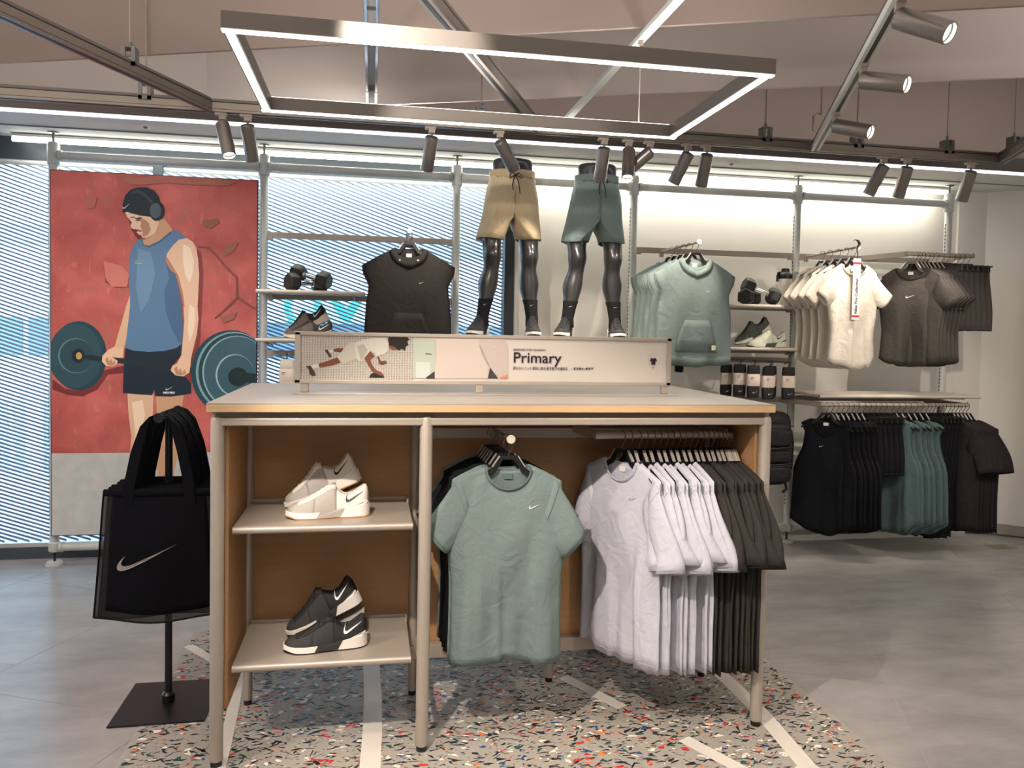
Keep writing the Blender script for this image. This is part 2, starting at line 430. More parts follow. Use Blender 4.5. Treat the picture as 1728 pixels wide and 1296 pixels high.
# steel beam and twin rod running towards the wall
BM = thing('ceiling_beam', 'pale steel beam running towards the wall above the pendant', 'beam', (1.245,0,2.965))
MB().span((-.022,1.6,-.012), (.022,5.58,.0)).build('flange', PAINT, BM)
MB().span((-.006,1.6,0), (.006,5.58,.03)).build('web', PAINT, BM)
RD = thing('twin_rail', 'twin steel rail running towards the wall over the pendant middle', 'rail', (-.02,0,2.945))
for s in (-1, 1):
    for a, b in ((1.6,4.66),(4.68,5.5)): MB().cyl((s*.026,a,0), (s*.026,b,0), .009, seg=8).build('tube', CHROME, RD, True)
MB().span((-.02,1.6,.008), (.02,5.5,.012)).build('web', DARKSTEEL, RD)
for y in (3.5,4.67): MB().span((-.035,y-.008,-.006), (.035,y+.008,.012)).build('joint', ZINC, RD)

# ------------------------------------------------------------------ track spotlights
WARM = (1,.87,.74)
def spotlight(x, y, d, label, power, size=50, z=2.708, rz=0, blend=.5, col=WARM, s=1.):
    root = thing('track_spotlight', label, 'spotlight', (x,y,z), rz, 'steel track spotlights')
    ad = spotlight.parts
    d = Vector(d).normalized(); R = d.to_track_quat('-Z', 'Y')
    def part(key, mk, par, loc=(0,0,0), rot=None):
        if key not in ad: o = mk(par); ad[key] = o.data
        else: o = bpy.data.objects.new(key, ad[key]); COL.objects.link(o); o.parent = par
        o.location = loc
        if rot is not None: o.rotation_euler = rot.to_euler()
        return o
    part('adapter', lambda p: MB().box((0,0,-.004), (.062,.034,.016)).box((.008,0,-.022), (.036,.03,.024)).build('adapter', ALU_W, p, bevel=.002), root)
    part('joint', lambda p: MB().cyl((.008,0,-.03), (.008,0,-.052), .007).lathe([(.002,-.014),(.012,-.008),(.012,.006),(.002,.012)], 10, (.008,0,-.056)).build('joint', STEEL, p, True), root)
    q = Matrix.Rotation(-rz, 3, 'Z').to_quaternion() @ R if rz else R
    can = part('can', lambda p: MB().lathe([(.012,.014),(.031,.010),(.0375,.002),(.0375,-.185),(.0365,-.188),(.033,-.188),(.033,-.176),(.028,-.168)], 24).build('can', STEEL, p, True, angle=.5), root, (.008,0,-.06), q)
    part('lens', lambda p: MB().lathe([(.0005,-.168),(.029,-.168),(.029,-.1705),(.0005,-.1725)], 20).build('lens', LIGHTP, p), can)
    l = bpy.data.lights.new('spot lamp', 'SPOT'); l.energy = power*SPOT_POWER; l.color = col; l.spot_size = math.radians(size); l.spot_blend = blend; l.shadow_soft_size = .022
    lo = bpy.data.objects.new('spot_lamp', l); COL.objects.link(lo); lo.parent = can; lo.location = (0,0,-.19)
    return root
spotlight.parts = {}
BT = [(-.82,(.26,-.30,-1),'brushed steel spotlight tilted to us, over the poster edge',14),
      (-.69,(.1,.42,-1),'brushed steel spotlight next to the one over the poster edge',16),
      (.312,(-.12,.5,-1),'lone brushed steel spotlight above the black hoodie',26),
      (.705,(.62,.5,-.8),'brushed steel spotlight in front of the tan shorts mannequin',30),
      (1.329,(0,.45,-1),'upright brushed steel spotlight in front of the green shorts mannequin',30),
      (1.481,(-.14,-.36,-1),'brushed steel spotlight with lit lens right of the green shorts',12),
      (1.613,(-.8,.45,-.75),'steel spotlight turned sideways behind the lit one',24),
      (1.855,(-.36,.5,-1),'leaning steel spotlight of the pair above the green hoodies',28),
      (1.976,(.02,.5,-1),'upright steel spotlight of the pair above the green hoodies',28),
      (3.166,(-.33,.4,-1),'leaning steel spotlight above the white training tops',28),
      (3.333,(-.04,.4,-1),'upright steel spotlight above the white training tops',30),
      (3.794,(-.02,.4,-1),'last steel spotlight of the row, over the black shorts',30)]
for x, d, lab, p in BT: spotlight(x, 4.48, d, lab, p)
for y, d, lab in ((3.02,(.55,-.80,-.30),'steel spotlight in the middle of the slanting track'),(3.69,(.55,-.80,-.34),'lowest steel spotlight on the slanting track'),(2.42,(.45,-.75,-.50),'steel spotlight at the top edge of the slanting track')):
    spotlight(S3(y), y, d, lab, 30, rz=-ANG+PI/2, size=60)
# spotlights on the same tracks, nearer than the picture's top edge
spotlight(S2(1.30), 1.30, Vector((.55,2.95,.55))-Vector((S2(1.3),1.3,2.6)), 'key spotlight on the middle track aimed at the display table', 190, 52)
spotlight(S3(1.30), 1.30, Vector((1.25,2.75,.5))-Vector((S3(1.3),1.3,2.6)), 'spotlight on the slanting track aimed at the hanging shirts', 50, 52)
spotlight(S1(1.90), 1.90, Vector((-.35,2.9,.6))-Vector((S1(1.9),1.9,2.6)), 'spotlight on the first track aimed at the shoe shelves', 75, 48)
spotlight(S4(2.60), 2.60, Vector((3.6,5.2,1.2))-Vector((S4(2.6),2.6,2.6)), 'spotlight on the last track aimed at the clothing rail', 78, 50)

spotlight(S1(2.45), 2.45, Vector((-1.45,5.33,1.75))-Vector((S1(2.45),2.45,2.6)), 'spotlight on the first track aimed at the poster head', 56, 40, col=(1,.96,.93))  # added out of view to brighten the poster's upper half
spotlight(S1(2.20), 2.20, Vector((-1.30,5.33,.95))-Vector((S1(2.2),2.2,2.6)), 'spotlight on the first track aimed at the poster foot', 50, 40, col=(1,.96,.93))  # second added lamp, brightens the poster's lower half
spotlight(S2(1.80), 1.80, Vector((1.20,5.13,2.1))-Vector((S2(1.8),1.8,2.6)), 'spotlight on the middle track aimed at the mannequins', 110, 36)
# ------------------------------------------------------------------ rectangular LED pendant
def pendant(x0, x1, y0, y1, label, rods, power, up):
    root = thing('led_pendant', label, 'pendant light', ((x0+x1)/2,(y0+y1)/2,2.507))
    a, b = (x1-x0)/2, (y1-y0)/2; w = .042; h = .055
    for p0, p1 in (((-a,-b+w/2),(a,-b+w/2)),((-a,b-w/2),(a,b-w/2)),((-a+w/2,-b+w),(-a+w/2,b-w)),((a-w/2,-b+w),(a-w/2,b-w))):
        bm = MB().bar((*p0,h/2), (*p1,h/2), w, h).build('beam', DARKSTEEL, root)
        MB().bar((*p0,-.0015), (*p1,-.0015), w*.62, .005).build('diffuser', LED, bm)
        L = (Vector(p1)-Vector(p0)).length
        o = strip_light('strip lamp', (*p0,-.006), (*p1,-.006), w*.6, power*L, (1,.95,.88), parent=root)
        MB().bar((*p0,h+.001), (*p1,h+.001), w*.62, .004).build('upper_diffuser', LED, bm)  # upward strip and its lamp are added to brighten baffles and ceiling
        u = strip_light('upper strip lamp', (*p0,h+.006), (*p1,h+.006), w*.6, up*L, (1,.93,.86), parent=root)
        u.rotation_euler = (PI, 0, u.rotation_euler.z)
    for x, y in rods:
        MB().cyl((x,y,h), (x,y,.44), .003, seg=8).build('hanging_rod', ALU_W, root, True)
        MB().cyl((x,y,.425), (x,y,.44), .012).build('rod_cap', ALU_W, root, True)
pendant(-.4875, 1.43, 2.65, 3.62, 'rectangular LED frame pendant over the display table', [(.77,.46)], 2.2, 3.2)
pendant(-.9, 1.02, -.9, .07, 'rectangular LED frame pendant behind the photographer', [(.5,-.46),(-.5,-.46),(.5,.46),(-.5,.46)], 2.6, 19)  # out of view, added as fill light for the room
pendant(-3.9, -1.98, .9, 1.87, 'rectangular LED frame pendant out to the window side', [(.5,-.46),(-.5,-.46),(.5,.46),(-.5,.46)], 2.5, 22)  # another unseen pendant added for fill on the left
pendant(3.5, 5.42, 1.4, 2.37, 'rectangular LED frame pendant out to the aisle side', [(.5,-.46),(-.5,-.46),(.5,.46),(-.5,.46)], 5, 11)  # likewise unseen, added for fill on the right

# ------------------------------------------------------------------ wall rack: posts, pipes, crossbars
RK = thing('wall_rack', 'grey tubular wall rack of posts, pipes and crossbars', 'rack', (0,5.41,0))
PX = [-1.998+1.2815*i for i in range(6)]
def make_rack():
    post = None
    for i, x in enumerate(PX):
        if post is None:
            post = MB().lathe([(.024,.085),(.028,.09),(.028,2.56),(.036,2.562),(.036,2.68),(.028,2.70),(.010,2.704)], 16).build('post', PAINT, RK, True)
            MB().cyl((0,0,.02), (0,0,.09), .008, seg=8).build('foot_screw', BLACKP, post, True)
            MB().lathe([(.052,0),(.052,.012),(.046,.014),(.046,.022),(.01,.024)], 18).build('foot', PAINT, post, True)
            MB().cyl((0,0,2.70), (0,0,2.755), .008, seg=8).lathe([(.012,2.755),(.032,2.757),(.032,2.764),(.005,2.7645)], 12).build('top_screw', ZINC, post, True)
            MB().lathe([(.034,.09),(.036,.10),(.036,.145),(.030,.15)], 16).build('bottom_collar', PAINT, post, True)
            mb = MB()
            for k in range(78): mb.box((-.0275,-.006,.30+k*.028), (.004,.006,.017))
            mb.build('slots', M('slot shadow', (60,62,62), .7), post)
            p = post
        else: p = dup(post, parent=RK)
        p.location = (x,0,0)
        if i:
            a, b = PX[i-1], x
            for z in (2.62, .115):
                q = MB().cyl((a+.03,0,z), (b-.03,0,z), .027, seg=16).build('pipe', PAINT, RK, True)
                for e, s in ((a,1),(b,-1)):
                    MB().cyl((e+s*.03,0,z), (e+s*.052,0,z), .033, seg=16).cyl((e+s*.045,-.03,z), (e+s*.045,-.042,z), .008, seg=8).build('pipe_collar', PAINT, q, True)
    def bar(i0, z, x0=None, x1=None):
        a = PX[i0]+.026 if x0 is None else x0; b = PX[i0+1]-.026 if x1 is None else x1
        q = MB().span((a,-.012,z-.02), (b,.012,z+.02)).build('crossbar', ALU_W, RK, bevel=.002)
        MB().span((a,-.016,z-.03), (a+.035,.016,z+.0)).span((b-.035,-.016,z-.03), (b,.016,z+.0)).build('bar_bracket', ALU_W, q, bevel=.002)
    for i, z in ((1,2.172),(1,1.765),(1,1.475),(1,1.385),(3,2.17),(3,1.775),(3,1.455),(3,1.385),(4,2.17),(3,1.09),(4,1.10),(2,1.50),(2,1.07)): bar(i, z)
make_rack()
for x, y, z in [(2.545,5.30,1.372),(2.61,5.22,1.376),(2.685,5.16,1.372),(2.79,5.14,1.362),(2.86,5.24,1.366),(2.945,5.14,1.362),(-.535,5.18,1.372),(-.44,5.24,1.372),(-.275,5.18,1.372),(-.17,5.20,1.372),(2.775,5.15,1.052)]:
    MB().tube([(x,-.0,z+.016),(x,y-5.41-.015,z+.016),(x,y-5.41-.025,z+.026)], .0035, 6).build('peg', ZINC, RK, True)
SHELFM = M('pale shelf', (196,186,174), .45, .1)
def shelf(x0, x1, y0, y1, z, label):
    root = thing('wall_shelf', label, 'shelf', ((x0+x1)/2, y1, z))
    a = (x1-x0)/2; d = y1-y0
    MB().span((-a,-d+.008,-.018), (a,0,0)).build('board', SHELFM, root, bevel=.002)
    MB().cyl((-a,-d+.008,-.010), (a,-d+.008,-.010), .0125, seg=12).build('rounded_edge', SHELFM, root, True)
    for s in (-1, 1): MB().bar((s*(a-.07),-d+.08,-.024), (s*(a-.07),.0,-.045), .006, .02).build('support', ALU_W, root)
    return root
shelf(-.72, -.047, 5.10, 5.395, 1.795, 'pale wall shelf carrying dumbbells in front of the window')
shelf(-.72, -.047, 5.10, 5.395, 1.487, 'pale wall shelf carrying grey shoes in front of the window')
shelf(2.42, 3.19, 5.10, 5.395, 1.785, 'pale wall shelf carrying dumbbells and a bottle beside green hoodies')
shelf(2.43, 3.175, 5.10, 5.395, 1.482, 'pale wall shelf carrying green shoes below the dumbbells and bottle')
shelf(3.10, 4.39, 4.98, 5.395, 1.158, 'long empty pale wall shelf below the white and black tops')
shelf(.585, 1.815, 4.93, 5.395, 1.525, 'wall shelf the two half mannequins stand on')
shelf(.585, 1.815, 5.0, 5.395, 1.10, 'wall shelf under the mannequins carrying folded clothes')
POSTER_PRINT = [
('printed_shadow',(140,56,56),[(0.187,1.91),(0.275,1.831),(0.289,1.693),(0.283,1.527),(0.277,1.387),(0.271,1.248),(0.238,1.136),(0.219,0.982),(0.213,0.912),(0.18,0.912),(0.179,1.191),(0.204,1.469)]),
('printed_shadow',(118,48,50),[(-0.613,1.003),(-0.539,0.942),(-0.463,0.929),(-0.375,0.964),(-0.312,1.06),(-0.158,1.103),(-0.158,1.048),(-0.286,1.033),(-0.35,0.937),(-0.438,0.892),(-0.526,0.902),(-0.613,0.935)]),
('printed_shadow',(120,50,52),[(-0.172,2.059),(-0.108,1.953),(-0.076,1.907),(-0.108,1.899),(-0.144,1.952),(-0.159,2.005)]),
('printed_plate',(30,66,78),[(-0.294,1.154),(-0.297,1.11),(-0.307,1.069),(-0.322,1.03),(-0.343,0.996),(-0.368,0.968),(-0.397,0.948),(-0.428,0.935),(-0.461,0.931),(-0.493,0.935),(-0.524,0.947),(-0.553,0.967),(-0.578,0.994),(-0.598,1.027),(-0.613,1.065),(-0.622,1.106),(-0.624,1.149),(-0.622,1.192),(-0.612,1.233),(-0.597,1.271),(-0.577,1.305),(-0.552,1.332),(-0.523,1.353),(-0.492,1.366),(-0.46,1.371),(-0.428,1.368),(-0.397,1.356),(-0.368,1.336),(-0.343,1.309),(-0.322,1.276),(-0.306,1.238),(-0.297,1.197)]),
('printed_plate_face',(44,78,88),[(-0.324,1.153),(-0.327,1.113),(-0.336,1.075),(-0.351,1.039),(-0.37,1.008),(-0.394,0.982),(-0.421,0.963),(-0.451,0.951),(-0.481,0.947),(-0.511,0.951),(-0.54,0.962),(-0.567,0.981),(-0.59,1.006),(-0.61,1.036),(-0.624,1.071),(-0.624,1.109),(-0.624,1.149),(-0.624,1.189),(-0.623,1.227),(-0.609,1.262),(-0.59,1.293),(-0.566,1.319),(-0.539,1.338),(-0.51,1.35),(-0.48,1.355),(-0.45,1.351),(-0.421,1.34),(-0.394,1.322),(-0.37,1.297),(-0.351,1.267),(-0.336,1.231),(-0.327,1.193)]),
('printed_plate_ring',(88,128,136),[(-0.37,1.153),(-0.373,1.124),(-0.384,1.096),(-0.401,1.073),(-0.423,1.055),(-0.448,1.044),(-0.476,1.04),(-0.503,1.043),(-0.528,1.054),(-0.55,1.071),(-0.567,1.094),(-0.577,1.121),(-0.58,1.15),(-0.577,1.178),(-0.566,1.205),(-0.55,1.229),(-0.528,1.247),(-0.503,1.258),(-0.475,1.263),(-0.448,1.259),(-0.423,1.249),(-0.401,1.231),(-0.384,1.208),(-0.373,1.181)]),
('printed_plate_face',(40,72,82),[(-0.37,1.153),(-0.373,1.125),(-0.383,1.099),(-0.399,1.077),(-0.42,1.06),(-0.445,1.049),(-0.471,1.045),(-0.497,1.048),(-0.521,1.059),(-0.541,1.075),(-0.557,1.097),(-0.567,1.122),(-0.57,1.15),(-0.567,1.177),(-0.557,1.203),(-0.541,1.225),(-0.52,1.242),(-0.496,1.253),(-0.47,1.257),(-0.444,1.254),(-0.42,1.244),(-0.399,1.227),(-0.383,1.206),(-0.373,1.18)]),
('printed_hub',(22,40,46),[(-0.42,1.152),(-0.423,1.136),(-0.43,1.122),(-0.44,1.112),(-0.454,1.106),(-0.468,1.106),(-0.481,1.111),(-0.491,1.121),(-0.498,1.135),(-0.501,1.151),(-0.498,1.167),(-0.491,1.181),(-0.48,1.191),(-0.467,1.197),(-0.453,1.197),(-0.44,1.192),(-0.43,1.182),(-0.423,1.168)]),
('printed_hub_ring',(196,160,90),[(-0.44,1.152),(-0.442,1.142),(-0.447,1.133),(-0.454,1.129),(-0.462,1.129),(-0.469,1.133),(-0.474,1.141),(-0.476,1.151),(-0.474,1.161),(-0.469,1.169),(-0.462,1.174),(-0.454,1.174),(-0.447,1.17),(-0.442,1.162)]),
('printed_leg',(222,182,150),[(-0.171,0.922),(-0.014,0.912),(-0.018,0.777),(-0.046,0.624),(-0.078,0.517),(-0.128,0.51),(-0.146,0.625),(-0.164,0.777)]),
('printed_leg',(206,160,128),[(0.0,0.912),(0.173,0.924),(0.159,0.816),(0.13,0.7),(0.094,0.585),(0.029,0.604),(0.007,0.777)]),
('printed_leg',(222,182,150),[(-0.146,0.644),(-0.046,0.643),(-0.057,0.49),(-0.078,0.336),(-0.092,0.217),(-0.135,0.218),(-0.149,0.337),(-0.16,0.491)]),
('printed_leg',(206,160,128),[(0.015,0.643),(0.138,0.642),(0.131,0.488),(0.102,0.333),(0.081,0.198),(0.03,0.199),(0.015,0.335),(0.008,0.489)]),
('printed_sock',(232,232,230),[(-0.135,0.248),(-0.092,0.248),(-0.088,0.155),(-0.142,0.156)]),
('printed_sock',(226,226,224),[(0.03,0.23),(0.084,0.229),(0.088,0.136),(0.027,0.137)]),
('printed_shoe',(30,34,38),[(-0.142,0.172),(-0.088,0.17),(-0.081,0.116),(-0.099,0.086),(-0.203,0.084),(-0.21,0.108),(-0.174,0.134)]),
('printed_shoe',(30,34,38),[(0.027,0.153),(0.088,0.151),(0.096,0.097),(0.081,0.062),(-0.035,0.061),(-0.042,0.084),(-0.006,0.111)]),
('printed_leg_light',(242,214,186),[(-0.143,0.854),(-0.079,0.873),(-0.064,0.777),(-0.093,0.643),(-0.121,0.624)]),
('printed_arm',(226,184,150),[(-0.156,1.545),(-0.148,1.488),(-0.159,1.392),(-0.171,1.295),(-0.19,1.206),(-0.197,1.151),(-0.222,1.141),(-0.261,1.157),(-0.25,1.205),(-0.229,1.281),(-0.203,1.377),(-0.178,1.473)]),
('printed_neck',(206,158,126),[(0.014,2.04),(0.053,2.035),(0.072,2.009),(0.101,1.97),(0.047,1.912),(-0.011,1.875),(-0.056,1.857),(-0.088,1.865),(-0.079,1.893),(-0.044,1.915),(-0.008,1.946)]),
('printed_tank_top',(92,128,164),[(-0.108,1.899),(-0.082,1.902),(-0.072,1.866),(-0.043,1.86),(0.021,1.898),(0.086,1.958),(0.118,1.972),(0.164,1.937),(0.187,1.921),(0.138,1.908),(0.099,1.866),(0.066,1.816),(0.057,1.768),(0.086,1.714),(0.119,1.688),(0.145,1.564),(0.158,1.468),(0.165,1.357),(0.16,1.239),(0.126,1.211),(0.048,1.189),(-0.043,1.183),(-0.133,1.189),(-0.182,1.206),(-0.171,1.323),(-0.156,1.46),(-0.156,1.542),(-0.164,1.665),(-0.161,1.774),(-0.146,1.843)]),
('printed_fold',(74,106,142),[(0.06,1.761),(0.119,1.688),(0.145,1.564),(0.158,1.468),(0.165,1.357),(0.16,1.239),(0.139,1.253),(0.1,1.321),(0.061,1.438),(0.05,1.575),(0.08,1.659)]),
('printed_fold',(110,146,180),[(-0.108,1.844),(-0.031,1.82),(-0.005,1.684),(-0.043,1.518),(-0.094,1.434),(-0.12,1.598)]),
('printed_collar',(70,102,136),[(-0.108,1.899),(-0.088,1.901),(-0.077,1.863),(-0.043,1.849),(0.024,1.885),(0.092,1.948),(0.086,1.958),(0.021,1.898),(-0.043,1.863),(-0.072,1.869),(-0.085,1.902)]),
('printed_arm',(232,194,164),[(0.187,1.921),(0.223,1.898),(0.245,1.858),(0.256,1.789),(0.263,1.692),(0.259,1.581),(0.254,1.484),(0.26,1.401),(0.251,1.303),(0.232,1.219),(0.219,1.164),(0.211,1.108),(0.192,1.087),(0.15,1.149),(0.159,1.204),(0.166,1.288),(0.173,1.385),(0.168,1.482),(0.149,1.578),(0.119,1.688),(0.086,1.714),(0.06,1.761),(0.066,1.816),(0.099,1.866),(0.138,1.908)]),
('printed_arm_light',(248,224,200),[(0.164,1.882),(0.21,1.856),(0.23,1.774),(0.223,1.691),(0.204,1.635),(0.177,1.69),(0.164,1.772)]),
('printed_arm_light',(248,220,194),[(0.204,1.497),(0.237,1.47),(0.241,1.387),(0.225,1.303),(0.205,1.247),(0.194,1.33),(0.198,1.413)]),
('printed_arm_shade',(184,134,104),[(0.119,1.688),(0.149,1.578),(0.168,1.482),(0.176,1.468),(0.165,1.565),(0.138,1.675),(0.099,1.742),(0.066,1.796),(0.06,1.761),(0.086,1.714)]),
('printed_shorts',(22,38,54),[(-0.182,1.206),(-0.133,1.189),(-0.043,1.183),(0.048,1.189),(0.126,1.211),(0.16,1.239),(0.155,1.163),(0.101,1.095),(0.12,1.034),(0.179,1.026),(0.214,0.982),(0.217,0.919),(0.167,0.905),(0.088,0.895),(-0.003,0.897),(-0.008,0.939),(-0.023,0.904),(-0.094,0.908),(-0.197,0.917),(-0.194,1.048),(-0.19,1.13)]),
('printed_bar',(26,44,48),[(-0.432,1.16),(-0.312,1.148),(-0.184,1.136),(-0.004,1.111),(0.219,1.083),(0.219,1.052),(-0.004,1.077),(-0.184,1.106),(-0.312,1.115),(-0.432,1.133)]),
('printed_hand',(236,196,164),[(-0.319,1.153),(-0.286,1.191),(-0.248,1.212),(-0.197,1.199),(-0.194,1.144),(-0.229,1.144),(-0.261,1.146),(-0.228,1.123),(-0.233,1.1),(-0.261,1.086),(-0.299,1.091),(-0.322,1.118)]),
('printed_fingers',(190,140,110),[(-0.301,1.129),(-0.286,1.146),(-0.28,1.115),(-0.267,1.138),(-0.258,1.109),(-0.248,1.13),(-0.24,1.102),(-0.261,1.091),(-0.289,1.096)]),
('printed_hand',(236,196,164),[(0.148,1.149),(0.166,1.174),(0.192,1.149),(0.213,1.108),(0.206,1.052),(0.166,1.026),(0.12,1.034),(0.09,1.065),(0.101,1.095),(0.129,1.109)]),
('printed_fingers',(190,140,110),[(0.111,1.079),(0.129,1.093),(0.137,1.057),(0.15,1.082),(0.161,1.046),(0.174,1.074),(0.187,1.046),(0.16,1.032),(0.124,1.04)]),
('printed_face',(236,200,172),[(-0.184,2.072),(-0.146,2.066),(-0.095,2.054),(-0.035,2.049),(-0.01,2.025),(0.014,2.029),(0.018,2.013),(0.005,1.972),(-0.008,1.941),(-0.031,1.926),(-0.056,1.912),(-0.082,1.913),(-0.089,1.929),(-0.101,1.93),(-0.115,1.943),(-0.108,1.953),(-0.115,1.964),(-0.131,1.964),(-0.149,1.972),(-0.151,1.989),(-0.144,2.006),(-0.159,2.026),(-0.174,2.045)]),
('printed_face_shade',(188,138,110),[(-0.108,2.028),(-0.072,2.031),(-0.044,2.01),(-0.031,1.97),(-0.044,1.935),(-0.072,1.916),(-0.082,1.924),(-0.08,1.954),(-0.095,1.981),(-0.087,2.008)]),
('printed_brow',(70,44,36),[(-0.161,2.038),(-0.133,2.036),(-0.115,2.026),(-0.092,2.03),(-0.077,2.036),(-0.095,2.042),(-0.118,2.034),(-0.138,2.044)]),
('printed_eye',(84,54,44),[(-0.126,2.018),(-0.108,2.016),(-0.09,2.022),(-0.1,2.027),(-0.118,2.023)]),
('printed_mouth',(160,96,84),[(-0.115,1.964),(-0.095,1.962),(-0.077,1.954),(-0.095,1.948),(-0.108,1.952)]),
('printed_beanie',(20,36,48),[(-0.2,2.064),(-0.198,2.125),(-0.184,2.173),(-0.153,2.212),(-0.108,2.23),(-0.057,2.233),(-0.012,2.216),(0.018,2.177),(0.027,2.136),(0.023,2.109),(-0.005,2.087),(-0.035,2.046),(-0.095,2.052),(-0.146,2.063),(-0.172,2.073)]),
('printed_headband',(52,66,76),[(-0.154,2.184),(-0.136,2.204),(-0.108,2.215),(-0.077,2.205),(-0.044,2.174),(-0.016,2.14),(-0.026,2.131),(-0.052,2.154),(-0.082,2.183),(-0.108,2.195),(-0.131,2.191)]),
('printed_ear_cup',(26,34,42),[(0.053,2.087),(0.051,2.072),(0.047,2.058),(0.041,2.045),(0.032,2.034),(0.022,2.027),(0.011,2.023),(-0.001,2.022),(-0.012,2.025),(-0.022,2.032),(-0.03,2.042),(-0.037,2.054),(-0.041,2.068),(-0.043,2.083),(-0.041,2.098),(-0.037,2.112),(-0.031,2.125),(-0.022,2.135),(-0.012,2.143),(-0.001,2.147),(0.011,2.147),(0.022,2.144),(0.032,2.138),(0.041,2.128),(0.047,2.116),(0.051,2.102)]),
('printed_ear_cup_face',(78,94,106),[(0.031,2.089),(0.03,2.075),(0.026,2.062),(0.019,2.051),(0.011,2.043),(0.002,2.039),(-0.007,2.038),(-0.016,2.042),(-0.025,2.049),(-0.031,2.059),(-0.035,2.072),(-0.036,2.086),(-0.035,2.099),(-0.031,2.112),(-0.025,2.123),(-0.017,2.131),(-0.007,2.135),(0.002,2.136),(0.011,2.132),(0.019,2.125),(0.025,2.115),(0.029,2.103)]),
('printed_plate',(24,70,84),[(0.62,1.056),(0.62,1.012),(0.621,0.969),(0.621,0.929),(0.621,0.891),(0.621,0.857),(0.615,0.829),(0.581,0.806),(0.545,0.789),(0.506,0.779),(0.466,0.775),(0.427,0.778),(0.388,0.789),(0.352,0.805),(0.318,0.828),(0.288,0.856),(0.263,0.889),(0.242,0.926),(0.227,0.967),(0.218,1.009),(0.215,1.052),(0.218,1.095),(0.227,1.137),(0.242,1.178),(0.262,1.215),(0.287,1.248),(0.317,1.277),(0.35,1.3),(0.386,1.317),(0.424,1.328),(0.463,1.333),(0.503,1.33),(0.542,1.32),(0.578,1.304),(0.612,1.282),(0.619,1.254),(0.619,1.22),(0.619,1.183),(0.619,1.142),(0.62,1.1)]),
('printed_plate_ring',(126,160,166),[(0.62,1.059),(0.62,1.017),(0.621,0.977),(0.621,0.938),(0.621,0.902),(0.621,0.87),(0.621,0.843),(0.589,0.821),(0.554,0.805),(0.518,0.795),(0.481,0.792),(0.444,0.795),(0.408,0.805),(0.374,0.821),(0.342,0.842),(0.314,0.869),(0.29,0.901),(0.271,0.936),(0.257,0.974),(0.248,1.014),(0.245,1.055),(0.248,1.096),(0.256,1.136),(0.27,1.174),(0.289,1.21),(0.313,1.242),(0.341,1.269),(0.372,1.291),(0.406,1.307),(0.441,1.318),(0.478,1.322),(0.515,1.319),(0.551,1.31),(0.586,1.295),(0.618,1.274),(0.619,1.247),(0.619,1.215),(0.619,1.179),(0.619,1.141),(0.62,1.1)]),
('printed_plate_face',(28,66,78),[(0.62,1.059),(0.62,1.018),(0.621,0.979),(0.621,0.942),(0.621,0.907),(0.621,0.876),(0.621,0.85),(0.593,0.829),(0.56,0.813),(0.525,0.804),(0.489,0.801),(0.453,0.804),(0.419,0.813),(0.385,0.828),(0.355,0.849),(0.328,0.875),(0.305,0.906),(0.286,0.94),(0.272,0.977),(0.264,1.015),(0.261,1.055),(0.264,1.095),(0.272,1.134),(0.285,1.171),(0.304,1.205),(0.326,1.236),(0.353,1.262),(0.383,1.284),(0.416,1.3),(0.451,1.31),(0.486,1.313),(0.522,1.311),(0.557,1.302),(0.59,1.287),(0.619,1.267),(0.619,1.241),(0.619,1.21),(0.619,1.176),(0.619,1.138),(0.62,1.099)]),
('printed_plate_ring',(140,172,178),[(0.62,1.056),(0.62,1.018),(0.621,0.981),(0.621,0.945),(0.621,0.913),(0.621,0.884),(0.621,0.859),(0.598,0.839),(0.567,0.824),(0.534,0.815),(0.5,0.812),(0.466,0.815),(0.433,0.824),(0.402,0.838),(0.374,0.858),(0.348,0.882),(0.326,0.911),(0.309,0.943),(0.296,0.978),(0.288,1.015),(0.285,1.053),(0.287,1.09),(0.295,1.127),(0.308,1.162),(0.325,1.194),(0.346,1.224),(0.372,1.248),(0.4,1.269),(0.431,1.284),(0.464,1.293),(0.497,1.297),(0.531,1.294),(0.564,1.286),(0.595,1.272),(0.619,1.253),(0.619,1.228),(0.619,1.199),(0.619,1.166),(0.62,1.131),(0.62,1.094)]),
('printed_plate_face',(56,92,104),[(0.62,1.056),(0.62,1.019),(0.621,0.982),(0.621,0.948),(0.621,0.916),(0.621,0.888),(0.621,0.863),(0.601,0.844),(0.57,0.829),(0.538,0.821),(0.505,0.818),(0.472,0.82),(0.44,0.829),(0.41,0.843),(0.382,0.862),(0.357,0.886),(0.336,0.915),(0.319,0.946),(0.306,0.98),(0.298,1.016),(0.296,1.053),(0.298,1.09),(0.305,1.125),(0.318,1.16),(0.335,1.191),(0.356,1.22),(0.38,1.244),(0.408,1.264),(0.438,1.278),(0.47,1.288),(0.503,1.291),(0.535,1.289),(0.568,1.281),(0.598,1.267),(0.619,1.248),(0.619,1.224),(0.619,1.196),(0.619,1.164),(0.62,1.129),(0.62,1.093)]),
('printed_plate_ring',(150,180,186),[(0.609,1.039),(0.606,1.008),(0.598,0.979),(0.583,0.952),(0.564,0.93),(0.541,0.913),(0.516,0.903),(0.489,0.899),(0.462,0.903),(0.436,0.913),(0.413,0.929),(0.394,0.951),(0.38,0.977),(0.371,1.006),(0.367,1.037),(0.37,1.067),(0.379,1.096),(0.393,1.123),(0.412,1.145),(0.435,1.161),(0.46,1.172),(0.487,1.176),(0.514,1.173),(0.54,1.163),(0.563,1.147),(0.582,1.125),(0.597,1.099),(0.606,1.07)]),
